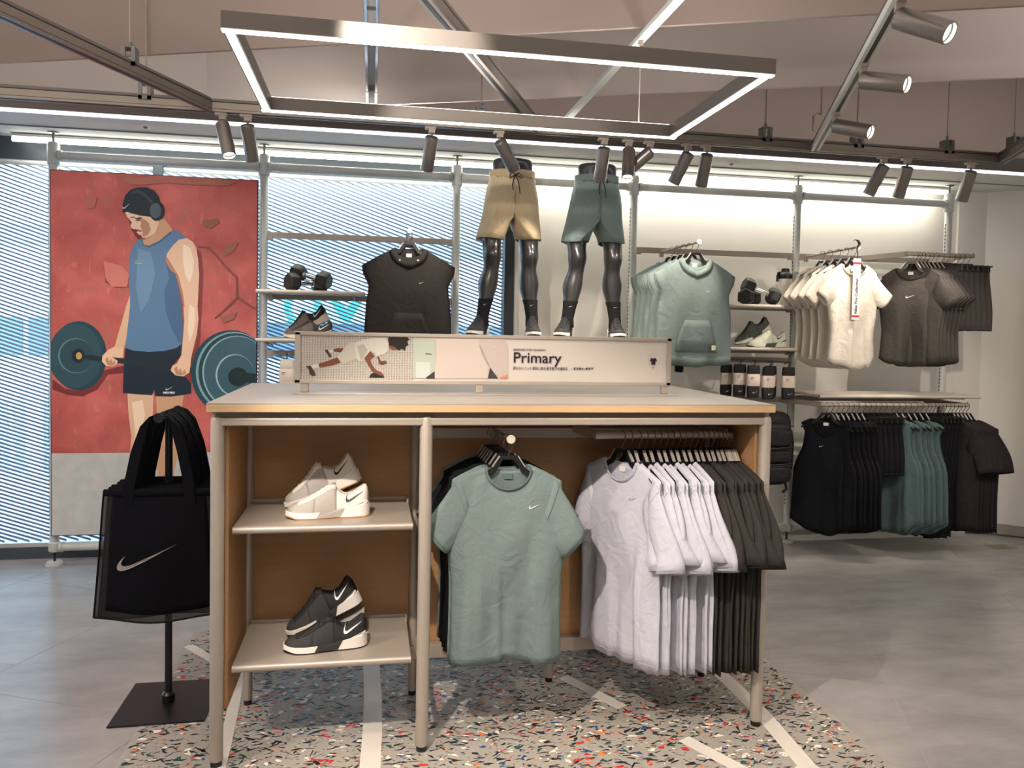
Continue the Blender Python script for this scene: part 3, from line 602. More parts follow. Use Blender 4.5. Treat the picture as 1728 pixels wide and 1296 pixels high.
('printed_plate_face',(50,86,98),[(0.609,1.039),(0.607,1.009),(0.598,0.981),(0.584,0.956),(0.566,0.935),(0.544,0.919),(0.52,0.909),(0.494,0.905),(0.468,0.908),(0.444,0.918),(0.422,0.934),(0.404,0.955),(0.39,0.979),(0.381,1.007),(0.378,1.037),(0.381,1.066),(0.389,1.094),(0.403,1.119),(0.421,1.14),(0.443,1.156),(0.467,1.166),(0.493,1.17),(0.518,1.167),(0.543,1.158),(0.565,1.142),(0.583,1.121),(0.597,1.096),(0.606,1.068)]),
('printed_hub',(16,36,40),[(0.569,1.027),(0.566,1.01),(0.559,0.993),(0.548,0.98),(0.533,0.97),(0.516,0.965),(0.498,0.965),(0.481,0.97),(0.467,0.979),(0.455,0.993),(0.448,1.009),(0.445,1.026),(0.447,1.044),(0.455,1.06),(0.466,1.073),(0.481,1.083),(0.498,1.088),(0.515,1.088),(0.532,1.083),(0.547,1.074),(0.559,1.061),(0.566,1.045)]),
('printed_bar_end',(20,42,46),[(0.507,1.06),(0.62,1.05),(0.62,0.985),(0.507,0.996)]),
('printed_crack',(128,74,66),[(0.255,1.872),(0.328,1.868),(0.377,1.814),(0.425,1.753),(0.5,1.679),(0.507,1.546),(0.443,1.475),(0.363,1.403),(0.358,1.409),(0.432,1.483),(0.493,1.549),(0.49,1.672),(0.417,1.745),(0.369,1.804),(0.321,1.858),(0.256,1.861)]),
('printed_crack',(128,74,66),[(-0.21,2.279),(-0.108,2.271),(0.046,2.287),(0.176,2.275),(0.306,2.296),(0.439,2.287),(0.306,2.287),(0.176,2.264),(0.046,2.278),(-0.108,2.26)]),
('printed_crack',(128,74,66),[(0.506,1.558),(0.563,1.513),(0.617,1.479),(0.617,1.468),(0.561,1.5),(0.501,1.544)]),
('printed_crack',(128,74,66),[(-0.311,1.728),(-0.299,1.62),(-0.235,1.588),(-0.159,1.597),(-0.164,1.605),(-0.235,1.597),(-0.291,1.628),(-0.304,1.728)]),
('printed_plaster_patch',(158,98,84),[(0.401,1.836),(0.454,1.893),(0.507,1.909),(0.481,1.853),(0.414,1.809)]),
('printed_plaster_patch',(172,104,88),[(-0.21,2.273),(-0.108,2.292),(0.046,2.301),(0.228,2.297),(0.359,2.311),(0.492,2.297),(0.439,2.267),(0.228,2.263),(0.072,2.268),(-0.082,2.246),(-0.159,2.246)]),
('printed_plaster_patch',(150,90,78),[(0.281,2.038),(0.373,2.056),(0.387,2.029),(0.334,1.986),(0.294,1.998)]),
('printed_plaster_patch',(178,104,90),[(-0.424,2.141),(-0.349,2.158),(-0.361,2.091),(-0.411,2.075)]),
('printed_plaster_patch',(160,96,82),[(0.39,1.418),(0.496,1.455),(0.483,1.406),(0.416,1.376)]),
('printed_plaster_patch',(206,120,108),[(-0.311,1.755),(-0.21,1.731),(-0.159,1.679),(-0.171,1.596),(-0.261,1.594),(-0.299,1.647)]),
]
SIGN_PRINT = [
('printed_ball',(34,36,38),[(-0.501,0.021),(-0.494,0.037),(-0.477,0.045),(-0.454,0.04),(-0.436,0.021)]),
('printed_arm',(112,66,48),[(-0.47,0.109),(-0.461,0.106),(-0.454,0.089),(-0.434,0.092),(-0.427,0.081),(-0.449,0.073),(-0.461,0.078),(-0.464,0.092)]),
('printed_leg',(120,70,50),[(-0.645,0.135),(-0.621,0.141),(-0.601,0.139),(-0.601,0.126),(-0.615,0.123),(-0.642,0.126)]),
('printed_sock',(225,222,214),[(-0.664,0.133),(-0.644,0.134),(-0.642,0.124),(-0.661,0.119)]),
('printed_shoe',(72,58,48),[(-0.678,0.131),(-0.666,0.134),(-0.649,0.106),(-0.658,0.101),(-0.668,0.116)]),
('printed_leg',(126,74,54),[(-0.627,0.103),(-0.613,0.082),(-0.644,0.07),(-0.686,0.062),(-0.702,0.064),(-0.699,0.077),(-0.668,0.087)]),
('printed_sock',(228,226,218),[(-0.703,0.076),(-0.698,0.062),(-0.725,0.055),(-0.734,0.059),(-0.73,0.069)]),
('printed_shoe',(70,62,48),[(-0.75,0.064),(-0.732,0.069),(-0.72,0.05),(-0.71,0.03),(-0.725,0.025),(-0.736,0.035),(-0.74,0.054)]),
('printed_shorts',(206,202,190),[(-0.627,0.103),(-0.601,0.141),(-0.58,0.161),(-0.541,0.168),(-0.547,0.134),(-0.552,0.101),(-0.593,0.079),(-0.613,0.082)]),
('printed_shirt',(222,218,208),[(-0.556,0.163),(-0.526,0.176),(-0.483,0.185),(-0.433,0.183),(-0.421,0.161),(-0.425,0.136),(-0.438,0.119),(-0.473,0.109),(-0.478,0.123),(-0.497,0.13),(-0.518,0.106),(-0.53,0.087),(-0.545,0.092),(-0.553,0.108),(-0.557,0.139)]),
('printed_fold',(190,186,176),[(-0.55,0.149),(-0.526,0.159),(-0.507,0.135),(-0.523,0.103),(-0.535,0.091),(-0.54,0.115)]),
('printed_arm',(132,78,56),[(-0.52,0.1),(-0.497,0.13),(-0.478,0.109),(-0.497,0.094),(-0.484,0.067),(-0.47,0.052),(-0.449,0.043),(-0.44,0.029),(-0.458,0.032),(-0.477,0.04),(-0.49,0.047),(-0.504,0.072)]),
('printed_face',(140,86,62),[(-0.425,0.161),(-0.401,0.155),(-0.383,0.138),(-0.406,0.135),(-0.42,0.144)]),
('printed_hair',(34,28,26),[(-0.425,0.188),(-0.35,0.189),(-0.337,0.179),(-0.349,0.173),(-0.342,0.156),(-0.353,0.152),(-0.357,0.133),(-0.368,0.142),(-0.382,0.134),(-0.401,0.15),(-0.421,0.155),(-0.426,0.173)]),
('printed_room',(196,204,194),[(-0.325,0.183),(-0.231,0.184),(-0.228,0.022),(-0.323,0.021)]),
('printed_doorway',(214,222,214),[(-0.311,0.088),(-0.253,0.088),(-0.252,0.022),(-0.31,0.021)]),
('printed_lamp_slot',(60,60,58),[(-0.273,0.125),(-0.246,0.122),(-0.246,0.119),(-0.273,0.121)]),
('printed_torso',(222,206,196),[(-0.231,0.184),(-0.049,0.188),(-0.04,0.129),(-0.014,0.08),(-0.007,0.023),(-0.234,0.021),(-0.236,0.062),(-0.228,0.097)]),
('printed_sleeve',(212,196,190),[(-0.055,0.188),(0.057,0.19),(0.071,0.16),(0.073,0.039),(0.037,0.025),(0.012,0.048),(-0.016,0.081),(-0.042,0.129)]),
('printed_fold',(178,164,166),[(-0.052,0.164),(-0.04,0.129),(-0.014,0.08),(-0.001,0.071),(-0.024,0.112),(-0.043,0.158)]),
('printed_gap',(66,64,66),[(-0.012,0.023),(-0.003,0.07),(0.032,0.023)]),
('printed_gap',(58,56,58),[(-0.269,0.025),(-0.234,0.051),(-0.233,0.021),(-0.269,0.02)]),
('printed_hand',(222,150,116),[(0.037,0.027),(0.072,0.041),(0.073,0.023),(0.039,0.023)]),
]
# ------------------------------------------------------------------ poster
def fit_text(body, x0, x1, z, cap, y, mat, parent, rot=(PI/2,0,0), bold=0, name='lettering'):
    o = text_obj(body, cap/.70, mat, parent, (x0,y,z), name=name, rot=rot, bold=bold)
    w = max(v.co.x for v in o.data.vertices)-min(v.co.x for v in o.data.vertices)
    o.scale = ((x1-x0)/w, 1, 1)
    return o
def print_layers(layers, root, y, step, prefix, k=1.):
    for i, (n, c, pts) in enumerate(layers):
        c = tuple(int(q*k) for q in c)
        m = M('print %d %d %d' % c, c, .55, spec=.3)
        yy = y-step*(i+1)
        MB().plate(pts, yy, yy+step*.6).build(n, m, root)
    return y-step*(len(layers)+1)
PRINT_W = M('print white', (238,238,236), .55, spec=.3)
PRINT_K = M('print ink', (40,24,44), .55, spec=.3)
def make_poster():
    root = thing('poster_panel', 'tall poster of a man in blue tank top holding a barbell', 'poster', (-1.37,5.345,.202))
    MB().span((-.625,0,0), (.625,.03,2.316)).build('panel', M('panel edge', (40,30,34), .5), root)
    red = bpy.data.materials.new('print red plaster'); red.use_nodes = True
    nt = red.node_tree; bs = nt.nodes['Principled BSDF']; bs.inputs['Roughness'].default_value = .55; bs.inputs['Specular IOR Level'].default_value = .3
    tc = nt.nodes.new('ShaderNodeTexCoord')
    def layer(scale, detail, dist, p0, p1, ca, cb, stretch=(1,1,1)):
        mp = nt.nodes.new('ShaderNodeMapping'); mp.inputs['Scale'].default_value = stretch; nt.links.new(tc.outputs['Object'], mp.inputs[0])
        n = nt.nodes.new('ShaderNodeTexNoise'); n.inputs['Scale'].default_value = scale; n.inputs['Detail'].default_value = detail; n.inputs['Distortion'].default_value = dist
        nt.links.new(mp.outputs[0], n.inputs['Vector'])
        r = nt.nodes.new('ShaderNodeValToRGB'); r.color_ramp.elements[0].position = p0; r.color_ramp.elements[1].position = p1
        r.color_ramp.elements[0].color = (*ca,1); r.color_ramp.elements[1].color = (*cb,1); nt.links.new(n.outputs['Fac'], r.inputs[0]); return r.outputs[0]
    base = layer(4, 8, .6, .35, .68, lin((178,84,80)), lin((208,108,102)))
    grime = layer(7, 9, 1.5, .56, .66, (0,0,0), (1,1,1)); scratch = layer(30, 6, .3, .60, .68, (0,0,0), (1,1,1), (1,1,.3))
    def mix(a, b, f, k):
        m = nt.nodes.new('ShaderNodeMix'); m.data_type = 'RGBA'; m.inputs[7].default_value = (*b,1)
        mu = nt.nodes.new('ShaderNodeMath'); mu.operation = 'MULTIPLY'; mu.inputs[1].default_value = k; nt.links.new(f, mu.inputs[0])
        nt.links.new(mu.outputs[0], m.inputs[0]); nt.links.new(a, m.inputs[6]); return m.outputs[2]
    nt.links.new(mix(mix(base, lin((172,104,90)), grime, .55), lin((236,150,138)), scratch, .22), bs.inputs['Base Color'])
    MB().span((-.620,-.0015,.53), (.620,.0005,2.311)).build('printed_wall', red, root)
    MB().span((-.620,-.0015,.005), (.620,.0005,.53)).build('printed_floor', M('print concrete', (206,208,206), .55, noise=(12,.15), spec=.3), root)
    y = print_layers(POSTER_PRINT, root, -.0018, .00012, 'p')
    def sw(x, z, w, m, ang):
        o = swoosh_mb(w, .0001).build('printed_logo', m, root); o.location = (x,y,z); o.rotation_euler = (0,-ang,0)
    sw(-.197, 2.09, .055, PRINT_W, .35); sw(-.12, 1.757, .036, M('print lime', (170,214,80), .5), .3); sw(.062, .938, .048, PRINT_W, .12)
    fit_text('NIKE PRO', .046, .117, .915, .012, y, PRINT_W, root, bold=.0008)
    MB().span((-.125,y,1.746), (-.084,y+.0001,1.750)).build('printed_lettering', MATS['print lime'], root)
make_poster()

# ------------------------------------------------------------------ display table
TZ = 1.291
def make_table():
    root = thing('display_table', 'tall double-sided display table with grey tube legs and plywood panels', 'display table', (.5,3.31,0))
    ox, oy = .5, 3.31
    S = lambda a, b: MB().span((a[0]-ox,a[1]-oy,a[2]), (b[0]-ox,b[1]-oy,b[2]))
    t = S((-.5545,2.793,TZ-.031), (1.5516,3.836,TZ-.004)).build('table_top', PLYEDGE, root, bevel=.0015)
    S((-.5545,2.793,TZ-.0045), (1.5516,3.836,TZ)).build('laminate', LAMIN, t)
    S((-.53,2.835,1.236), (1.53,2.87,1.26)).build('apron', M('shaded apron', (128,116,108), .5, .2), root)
    S((-.53,2.815,1.210), (1.53,2.85,1.237)).build('front_rail', ALU_W, root, bevel=.004)
    S((-.53,3.78,1.210), (1.53,3.815,1.26)).build('back_rail', ALU_W, root, bevel=.004)
    for x in (-.525, 1.53): S((x-.02,2.84,1.212), (x+.02,3.80,1.26)).build('side_rail', ALU_W, root)
    # legs: tube with domed top and black foot
    def leg(x, y, r=.0235, top=1.245, mesh={}):
        key = (r, top)
        if key not in mesh:
            o = MB().lathe([(r*.9,.022),(r,.024),(r,top-.016),(r*.86,top-.007),(r*.5,top-.001),(.001,top)], 18).build('leg', ALU_W, root, True)
            f = MB().lathe([(r*.8,0),(r*.86,.003),(r*.86,.024),(.002,.025)], 16).build('foot_cap', BLACKP, o, True); mesh[key] = o
        else: o = dup(mesh[key], parent=root)
        o.location = (x-ox,y-oy,0)
    for x in (-.524,.199,1.531): leg(x, 2.834)
    for x in (-.524,.199,1.531): leg(x, 3.80)
    leg(-.486, 3.29, .019, 1.20); leg(.186, 3.285, .019, 1.20); leg(1.50, 3.29, .019, 1.20); leg(.795, 3.33, .019, .30)
    # panels
    for x in (-.500, 1.512): S((x-.009,2.86,.193), (x+.009,3.78,1.212)).build('side_panel', PLY, root, bevel=.001)
    S((-.50,3.302,.21), (1.51,3.318,1.21)).build('back_panel', PLY, root)
    S((.20,3.268,1.10), (1.50,3.30,1.145)).build('upper_rail', ALU_W, root, bevel=.003)
    S((-.47,3.262,.162), (1.49,3.30,.222)).build('lower_rail', ALU_W, root, bevel=.003)
    S((.19,2.86,.25), (.207,3.29,.262)).build('stretcher', ALU_W, root)
    # shelves of the left bay
    for z in (.846, .348):
        s = S((-.476,2.858,z-.018), (.156,3.27,z)).build('shelf', ALU_W, root, bevel=.002)
        MB().cyl((-.476-ox,2.858-oy,z-.0125), (.156-ox,2.858-oy,z-.0125), .0135, seg=14).build('rolled_edge', ALU_W, s, True)
        S((.148,3.20,z), (.156,3.27,z+.018)).build('end_stop', ALU_W, s)
        S((-.476,3.262,z), (.156,3.27,z+.012)).build('back_lip', ALU_W, s)
    # hanging rail and face-out arm
    r = MB().cyl((.885-ox,3.0-oy,1.148), (1.47-ox,3.0-oy,1.148), .0155, seg=16).build('hanging_rail', ALU_W, root, True)
    MB().bar((.868-ox,3.27-oy,1.148), (.900-ox,3.0-oy,1.150), .012, .04).build('rail_arm', ALU_W, r)
    MB().bar((1.45-ox,3.27-oy,1.148), (1.45-ox,3.0-oy,1.150), .012, .04).build('rail_arm', ALU_W, r)
    f = MB().cyl((.500-ox,3.27-oy,1.150), (.518-ox,2.865-oy,1.150), .007, seg=10).build('faceout_arm', ALU_W, root, True)
    MB().cyl((.518-ox,2.865-oy,1.152), (.5182-ox,2.858-oy,1.152), .0165, seg=18).build('end_disc', M('pale disc', (206,196,184), .5), f, True)
make_table()

# ------------------------------------------------------------------ sign on the table
def make_sign():
    root = thing('table_sign', 'long printed sign on posts standing on the display table', 'sign', (.4905,3.23,TZ))
    b = 1.336-TZ                                                     # underside of the panel above the table
    MB().span((-.80,-.055,0), (.815,.055,.006)).build('base_plate', ALU_W, root, bevel=.001)
    for x in (-.755,-.045,.772): MB().span((x-.016,-.012,.006), (x+.016,.012,b)).build('post', ALU_W, root, bevel=.004)
    MB().span((-.79,-.010,b), (.79,.014,b+.2)).build('panel', M('sign panel', (192,184,176), .5), root)
    for a, c in (((-.794,-.016,b-.002),(-.772,.018,b+.203)),((.774,-.016,b-.002),(.795,.018,b+.205)),((-.794,-.016,b-.004),(.795,.018,b+.012)),((-.794,-.016,b+.190),(.795,.018,b+.205))):
        MB().span(a, c).build('frame', ALU_W, root, bevel=.002)
    pr_ = bpy.data.objects.new('print', None); COL.objects.link(pr_); pr_.parent = root; pr_.location = (0,0,b)
    dots = bpy.data.materials.new('print dotted floor'); dots.use_nodes = True
    nt = dots.node_tree; bs = nt.nodes['Principled BSDF']; tc = nt.nodes.new('ShaderNodeTexCoord'); vo = nt.nodes.new('ShaderNodeTexVoronoi')
    mp = nt.nodes.new('ShaderNodeMapping'); mp.inputs['Scale'].default_value = (95,95,150); vo.inputs['Randomness'].default_value = .15; vo.inputs['Scale'].default_value = 1
    rp = nt.nodes.new('ShaderNodeValToRGB'); rp.color_ramp.elements[0].position = .28; rp.color_ramp.elements[1].position = .36
    rp.color_ramp.elements[0].color = (*lin((122,116,112)),1); rp.color_ramp.elements[1].color = (*lin((172,165,158)),1)
    nt.links.new(tc.outputs['Object'], mp.inputs[0]); nt.links.new(mp.outputs[0], vo.inputs['Vector']); nt.links.new(vo.outputs['Distance'], rp.inputs[0]); nt.links.new(rp.outputs[0], bs.inputs['Base Color'])
    bs.inputs['Roughness'].default_value = .6
    MB().span((-.772,-.0108,.012), (-.322,-.0098,.190)).build('printed_gym_floor', dots, pr_)
    y = print_layers(SIGN_PRINT, pr_, -.0110, .00012, 's', .84)
    fit_text('DESIGNED FOR TRAINING', .092, .231, .141, .0085, y, PRINT_K, pr_)
    fit_text('Primary', .093, .299, .091, .044, y, PRINT_K, pr_, bold=.0007)
    fit_text('柔らかいニット素材と風を通す脇下の通気孔', .094, .332, .062, .0105, y, PRINT_K, pr_)
    MB().span((.3485,y,.060), (.3492,y+.0002,.073)).build('printed_bar', PRINT_K, pr_)
    fit_text('DRI-FIT', .357, .446, .064, .0085, y, PRINT_K, pr_, bold=.0003)
    tee = [(-.006,.118),(-.0105,.117),(-.0165,.107),(-.011,.103),(-.0085,.106),(-.0085,.089),(.0085,.089),(.0085,.106),(.011,.103),(.0165,.107),(.0105,.117),(.006,.118),(0,.1155)]
    MB().plate([(.7135+x,z) for x, z in tee], y, y+.0002).build('printed_shirt_icon', PRINT_K, pr_)
    MB().span((.709,y,.0745), (.717,y+.0002,.077)).build('printed_caption', PRINT_K, pr_)
    o = swoosh_mb(.012, .0002).build('printed_logo', PRINT_W, pr_); o.location = (.006,y,.155)
make_sign()

# ------------------------------------------------------------------ training shoes
W_T = [(0,.010),(.02,.022),(.06,.034),(.13,.044),(.25,.050),(.38,.047),(.5,.042),(.62,.040),(.75,.0395),(.87,.037),(.95,.030),(.985,.020),(1,.008)]
H_T = [(0,.032),(.03,.044),(.08,.053),(.16,.060),(.26,.072),(.36,.090),(.46,.110),(.53,.124),(.57,.124),(.62,.108),(.70,.092),(.80,.094),(.88,.112),(.93,.126),(.97,.126),(1,.095)]
S_T = [(0,.030),(.06,.027),(.3,.026),(.5,.028),(.62,.032),(.75,.040),(.9,.046),(1,.050)]
SHOE_L = .30
def shoe_side(u, z):
    w, h, b = pw(W_T,u), pw(H_T,u), .012
    q = max(0., min(1., (z-b)/(h-b)))
    return w*(1-q**2.3)**.5
def make_shoe(label, cols, group, solo=True):
    """toe towards -x; cols: upper, mesh, overlay, midsole, outsole, arch, logo, lining"""
    U, ME, OV, MS, OU, AR, LO, LI = cols
    root = thing('training_shoe', label, 'shoe', group=group)
    N = 30; K = 16
    X = lambda u: -SHOE_L/2+SHOE_L*u
    rings = []
    for i in range(N+1):
        u = i/N; w, h, b = pw(W_T,u), pw(H_T,u), .012
        col = sm(u,.55,.62)*(1-sm(u,.93,.985))                        # ankle opening
        ring = []
        for k in range(K+1):
            f = PI*k/K; y = w*cos(f); q = abs(sin(f))
            y = w*(1 if cos(f) > 0 else -1)*(1-q**2.3)**.5 if k not in (0,K) else y
            z = b+(h-b)*q
            if col and q > .93: z -= (h*.45)*col*sm(q,.93,1.); y *= .75
            ring.append((X(u),y,z))
        rings.append(ring)
    n = K+1
    fr = int(.34*N)
    MB().loft(rings[:fr+1], False).build('toe_upper', ME, root, True, solid=.002, angle=0)
    MB().loft(rings[fr:int(.62*N)+1], False).build('mid_upper', U if OV is None else ME, root, True, solid=.002, angle=0)
    MB().loft(rings[int(.62*N):], False).build('heel_upper', U, root, True, solid=.002, angle=0)
    # saddle overlay over the laces
    ov = []
    for i in range(int(.16*N), int(.56*N)+1):
        u = i/N; ov.append([(x,y*1.03,z+.0018) for x, y, z in rings[i][5:K-4]])
    MB().loft(ov, False).build('eyestay', U, root, True, solid=.0025, angle=0)
    for j, u in enumerate((.24,.30,.36,.42,.48)):
        h = pw(H_T,u)
        MB().tube([(X(u)-.004+.008*(s*.5+.5),.024*s,h-.012*abs(s)**2+.004) for s in (-1,-.6,-.2,.2,.6,1)], .0032, 6, flat=(1,.6)).build('lace', LI, root, True)
    MB().loft([[(X(u)+dx,y*s,z) for y,s,z in ((.024,-1,pw(H_T,u)-.016),(.012,-1,pw(H_T,u)-.002),(.012,1,pw(H_T,u)-.002),(.024,1,pw(H_T,u)-.016))] for u, dx in ((.46,0),(.52,.0),(.58,.004))], False).build('tongue', U, root, True, solid=.006, angle=0)
    MB().tube([(X(.58),0,pw(H_T,.58)-.01),(X(.54),0,pw(H_T,.54)+.004),(X(.50),0,pw(H_T,.5)+.004)], [.006,.010,.004], 8, flat=(1.6,.5)).build('tongue_tab', LI, root, True)
    MB().loft([[(X(u),y,.052+.012*sm(u,.8,.95)) for y in (-pw(W_T,u)*.82,pw(W_T,u)*.82)] for u in (.58,.65,.75,.85,.93)], False).build('insole', LI, root, True, solid=.002)
    # sole
    def outline(off, u0=0., u1=1.):
        us = [u0+(u1-u0)*(i/26) for i in range(27)]
        return us, [(X(u)-(.004*(u==0))+(.004*(u==1)), pw(W_T,u)+off) for u in us]
    def slab(name, m, off, z0, z1, u0=0., u1=1.):
        us, o = outline(off, u0, u1)
        rg = [[(x,-w,z0(u)),(x,w,z0(u)),(x,w*1.0,z1(u)),(x,-w*1.0,z1(u))] for u, (x, w) in zip(us, o)]
        return MB().loft(rg).build(name, m, root, True, angle=.7)
    spring = lambda u: .008*(1-sm(u,0,.16))
    slab('midsole', MS, .0035, lambda u: .005+spring(u), lambda u: pw(S_T,u))
    slab('outsole', OU, .0025, lambda u: spring(u), lambda u: .0065+spring(u))
    for s in (-1, 1):
        pts = [(.36,.006),(.40,.029),(.60,.034),(.70,.038),(.64,.006)]
        MB().plate([(X(u),z) for u, z in pts], 0, 1, lambda x,y,z: (x, s*(pw(W_T,(x+SHOE_L/2)/SHOE_L)+.0015+.0035*y), z)).build('arch_wrap', AR, root)
        pts = [(.70,.030),(.80,.044),(.93,.058),(.985,.062),(.99,.052),(.93,.046),(.82,.034)]
        MB().plate([(X(u),z) for u, z in pts], 0, 1, lambda x,y,z: (x, s*(pw(W_T,(x+SHOE_L/2)/SHOE_L)+.0028*y+.0012), z)).build('heel_clip', OV or U, root)
        sw = []
        for px, pz in SWOOSH:
            u = .93-.22*px if s < 0 else .93-.22*px
            z = .088-(.036*pz/.36)*-1-.012 - .022*(px)*0
            sw.append((.71+.23*px, .062+.105*pz))
        sw = [(1.64-u if False else u, z) for u, z in sw]
        MB().plate(sw, 0, 1, lambda u,y,z: (X(u), s*(shoe_side(u,z)+.0022+.0010*y), z)).build('logo', LO, root)
    return root
S_WHITE = M('off-white knit', (222,214,206), .7, bump=(900,.25)); S_GREYM = M('grey mesh', (178,172,166), .75, noise=(500,.15), bump=(900,.3))
S_SOLEW = M('white foam', (236,230,224), .55); S_GUM = M('gum rubber', (190,134,74), .55); S_BLACK = M('black knit', (26,26,28), .7, bump=(900,.25))
S_CHAR = M('charcoal mesh', (52,51,52), .75, noise=(500,.2), bump=(900,.3)); S_GREYK = M('grey knit', (112,102,96), .75, noise=(300,.2)); S_OLIVE = M('dark olive knit', (74,80,70), .75, noise=(300,.2))
S_PALE = M('pale green foam', (206,208,192), .6); S_DKGREEN = M('dark green rubber', (40,66,58), .6); S_WLOGO = M('white logo', (232,230,228), .5); S_KLOGO = M('dark logo', (34,28,44), .5); S_PINK = M('warm white foam', (232,214,200), .6)
white_cols = (S_WHITE, S_GREYM, S_SOLEW, S_SOLEW, S_GUM, S_GREYM, S_KLOGO, S_WHITE)
black_cols = (S_BLACK, S_CHAR, S_SOLEW, S_SOLEW, S_BLACK, S_CHAR, S_WLOGO, S_BLACK)
def wedge(x, y, z, label):
    root = tag(MB().plate([(-.075,0),(.065,0),(.065,.094),(-.04,.048)], -.05, .05).build('shoe_wedge', M('speckled terrazzo', (96,94,92), .6, noise=(420,.9), col2=(226,222,216)), bevel=.001), label, 'display block')
    root.location = (x,y,z); return root
def place(o, loc, rz=0, ry=0): o.location = loc; o.rotation_mode = 'XYZ'; o.rotation_euler = (0, ry, rz); return o
g = 'white shoes on the table shelf'
place(make_shoe('white training shoe with gum sole, in front on the upper table shelf', white_cols, g), (-.155,2.985,.8465), math.radians(4))
place(make_shoe('white training shoe propped on a block behind its pair', white_cols, g), (-.175,3.115,.905), math.radians(4), math.radians(-21))
wedge(-.095, 3.12, .8465, 'speckled wedge block under the propped white shoe')
g = 'black shoes on the table shelf'
place(make_shoe('black training shoe with white sole, in front on the lower table shelf', black_cols, g), (-.158,2.975,.3485), math.radians(6))
place(make_shoe('black training shoe propped on a block behind its pair', black_cols, g), (-.165,3.11,.412), math.radians(6), math.radians(-23))
wedge(-.082, 3.12, .3485, 'speckled wedge block under the propped black shoe')
g = 'grey shoes on the window shelf'
gc = (M('dark grey knit', (58,55,54), .75), S_GREYK, S_PINK, S_PINK, S_BLACK, S_PINK, S_WLOGO, S_BLACK)
place(make_shoe('grey training shoe in front on the shelf before the window', gc, g), (-.405,5.20,1.4875), math.radians(4))
place(make_shoe('black and grey training shoe propped behind its pair before the window', (S_BLACK, S_GREYK, S_PINK, S_PINK, S_BLACK, S_PINK, S_WLOGO, S_BLACK), g), (-.415,5.315,1.550), math.radians(4), math.radians(-23))
wedge(-.345, 5.32, 1.4875, 'speckled wedge block under the propped grey shoe')
g = 'green shoes on the wall shelf'
oc = (S_OLIVE, S_OLIVE, S_PALE, S_PALE, S_DKGREEN, S_OLIVE, S_OLIVE, S_BLACK)
pc = (S_PALE, S_PALE, S_OLIVE, S_PALE, S_DKGREEN, S_OLIVE, S_OLIVE, S_PALE)
place(make_shoe('pale green training shoe in front on the wall shelf', pc, g), (2.80,5.20,1.4825), math.radians(3))
place(make_shoe('dark olive training shoe propped behind the pale green one', oc, g), (2.76,5.315,1.545), math.radians(3), math.radians(-22))
wedge(2.84, 5.32, 1.4825, 'speckled wedge block under the propped olive shoe')

# ------------------------------------------------------------------ tote bags on a stand
def make_tote_stand():
    root = thing('bag_stand', 'black floor stand with flat plate and pole beside the table', 'display stand', (-.808,3.35,0))
    bk = M('black steel', (30,31,35), .35, .4)
    MB().span((-.18,-.19,0), (.18,.19,.008)).build('base_plate', bk, root, bevel=.003)
    MB().cyl((0,0,.008), (0,0,1.19), .0145).build('pole', bk, root, True)
    MB().lathe([(.024,.008),(.026,.012),(.026,.038),(.02,.046),(.015,.05)], 14).build('pole_collar', bk, root, True)
    MB().cyl((0,-.16,1.197), (0,.14,1.197), .012).build('arm', bk, root, True)
    MB().cyl((0,-.166,1.197), (0,-.16,1.197), .019).cyl((0,.14,1.197), (0,.146,1.197), .019).build('arm_cap', bk, root, True)
make_tote_stand()
BAG = M('black mesh cloth', (10,11,19), .85, spec=.12, noise=(800,.35), bump=(700,.35)); BAGE = M('black mesh gusset', (14,14,20), .8, alpha=.62); BAGL = M('grey reflective logo', (150,146,142), .5, noise=(400,.25), stretch=(1,1,.2))
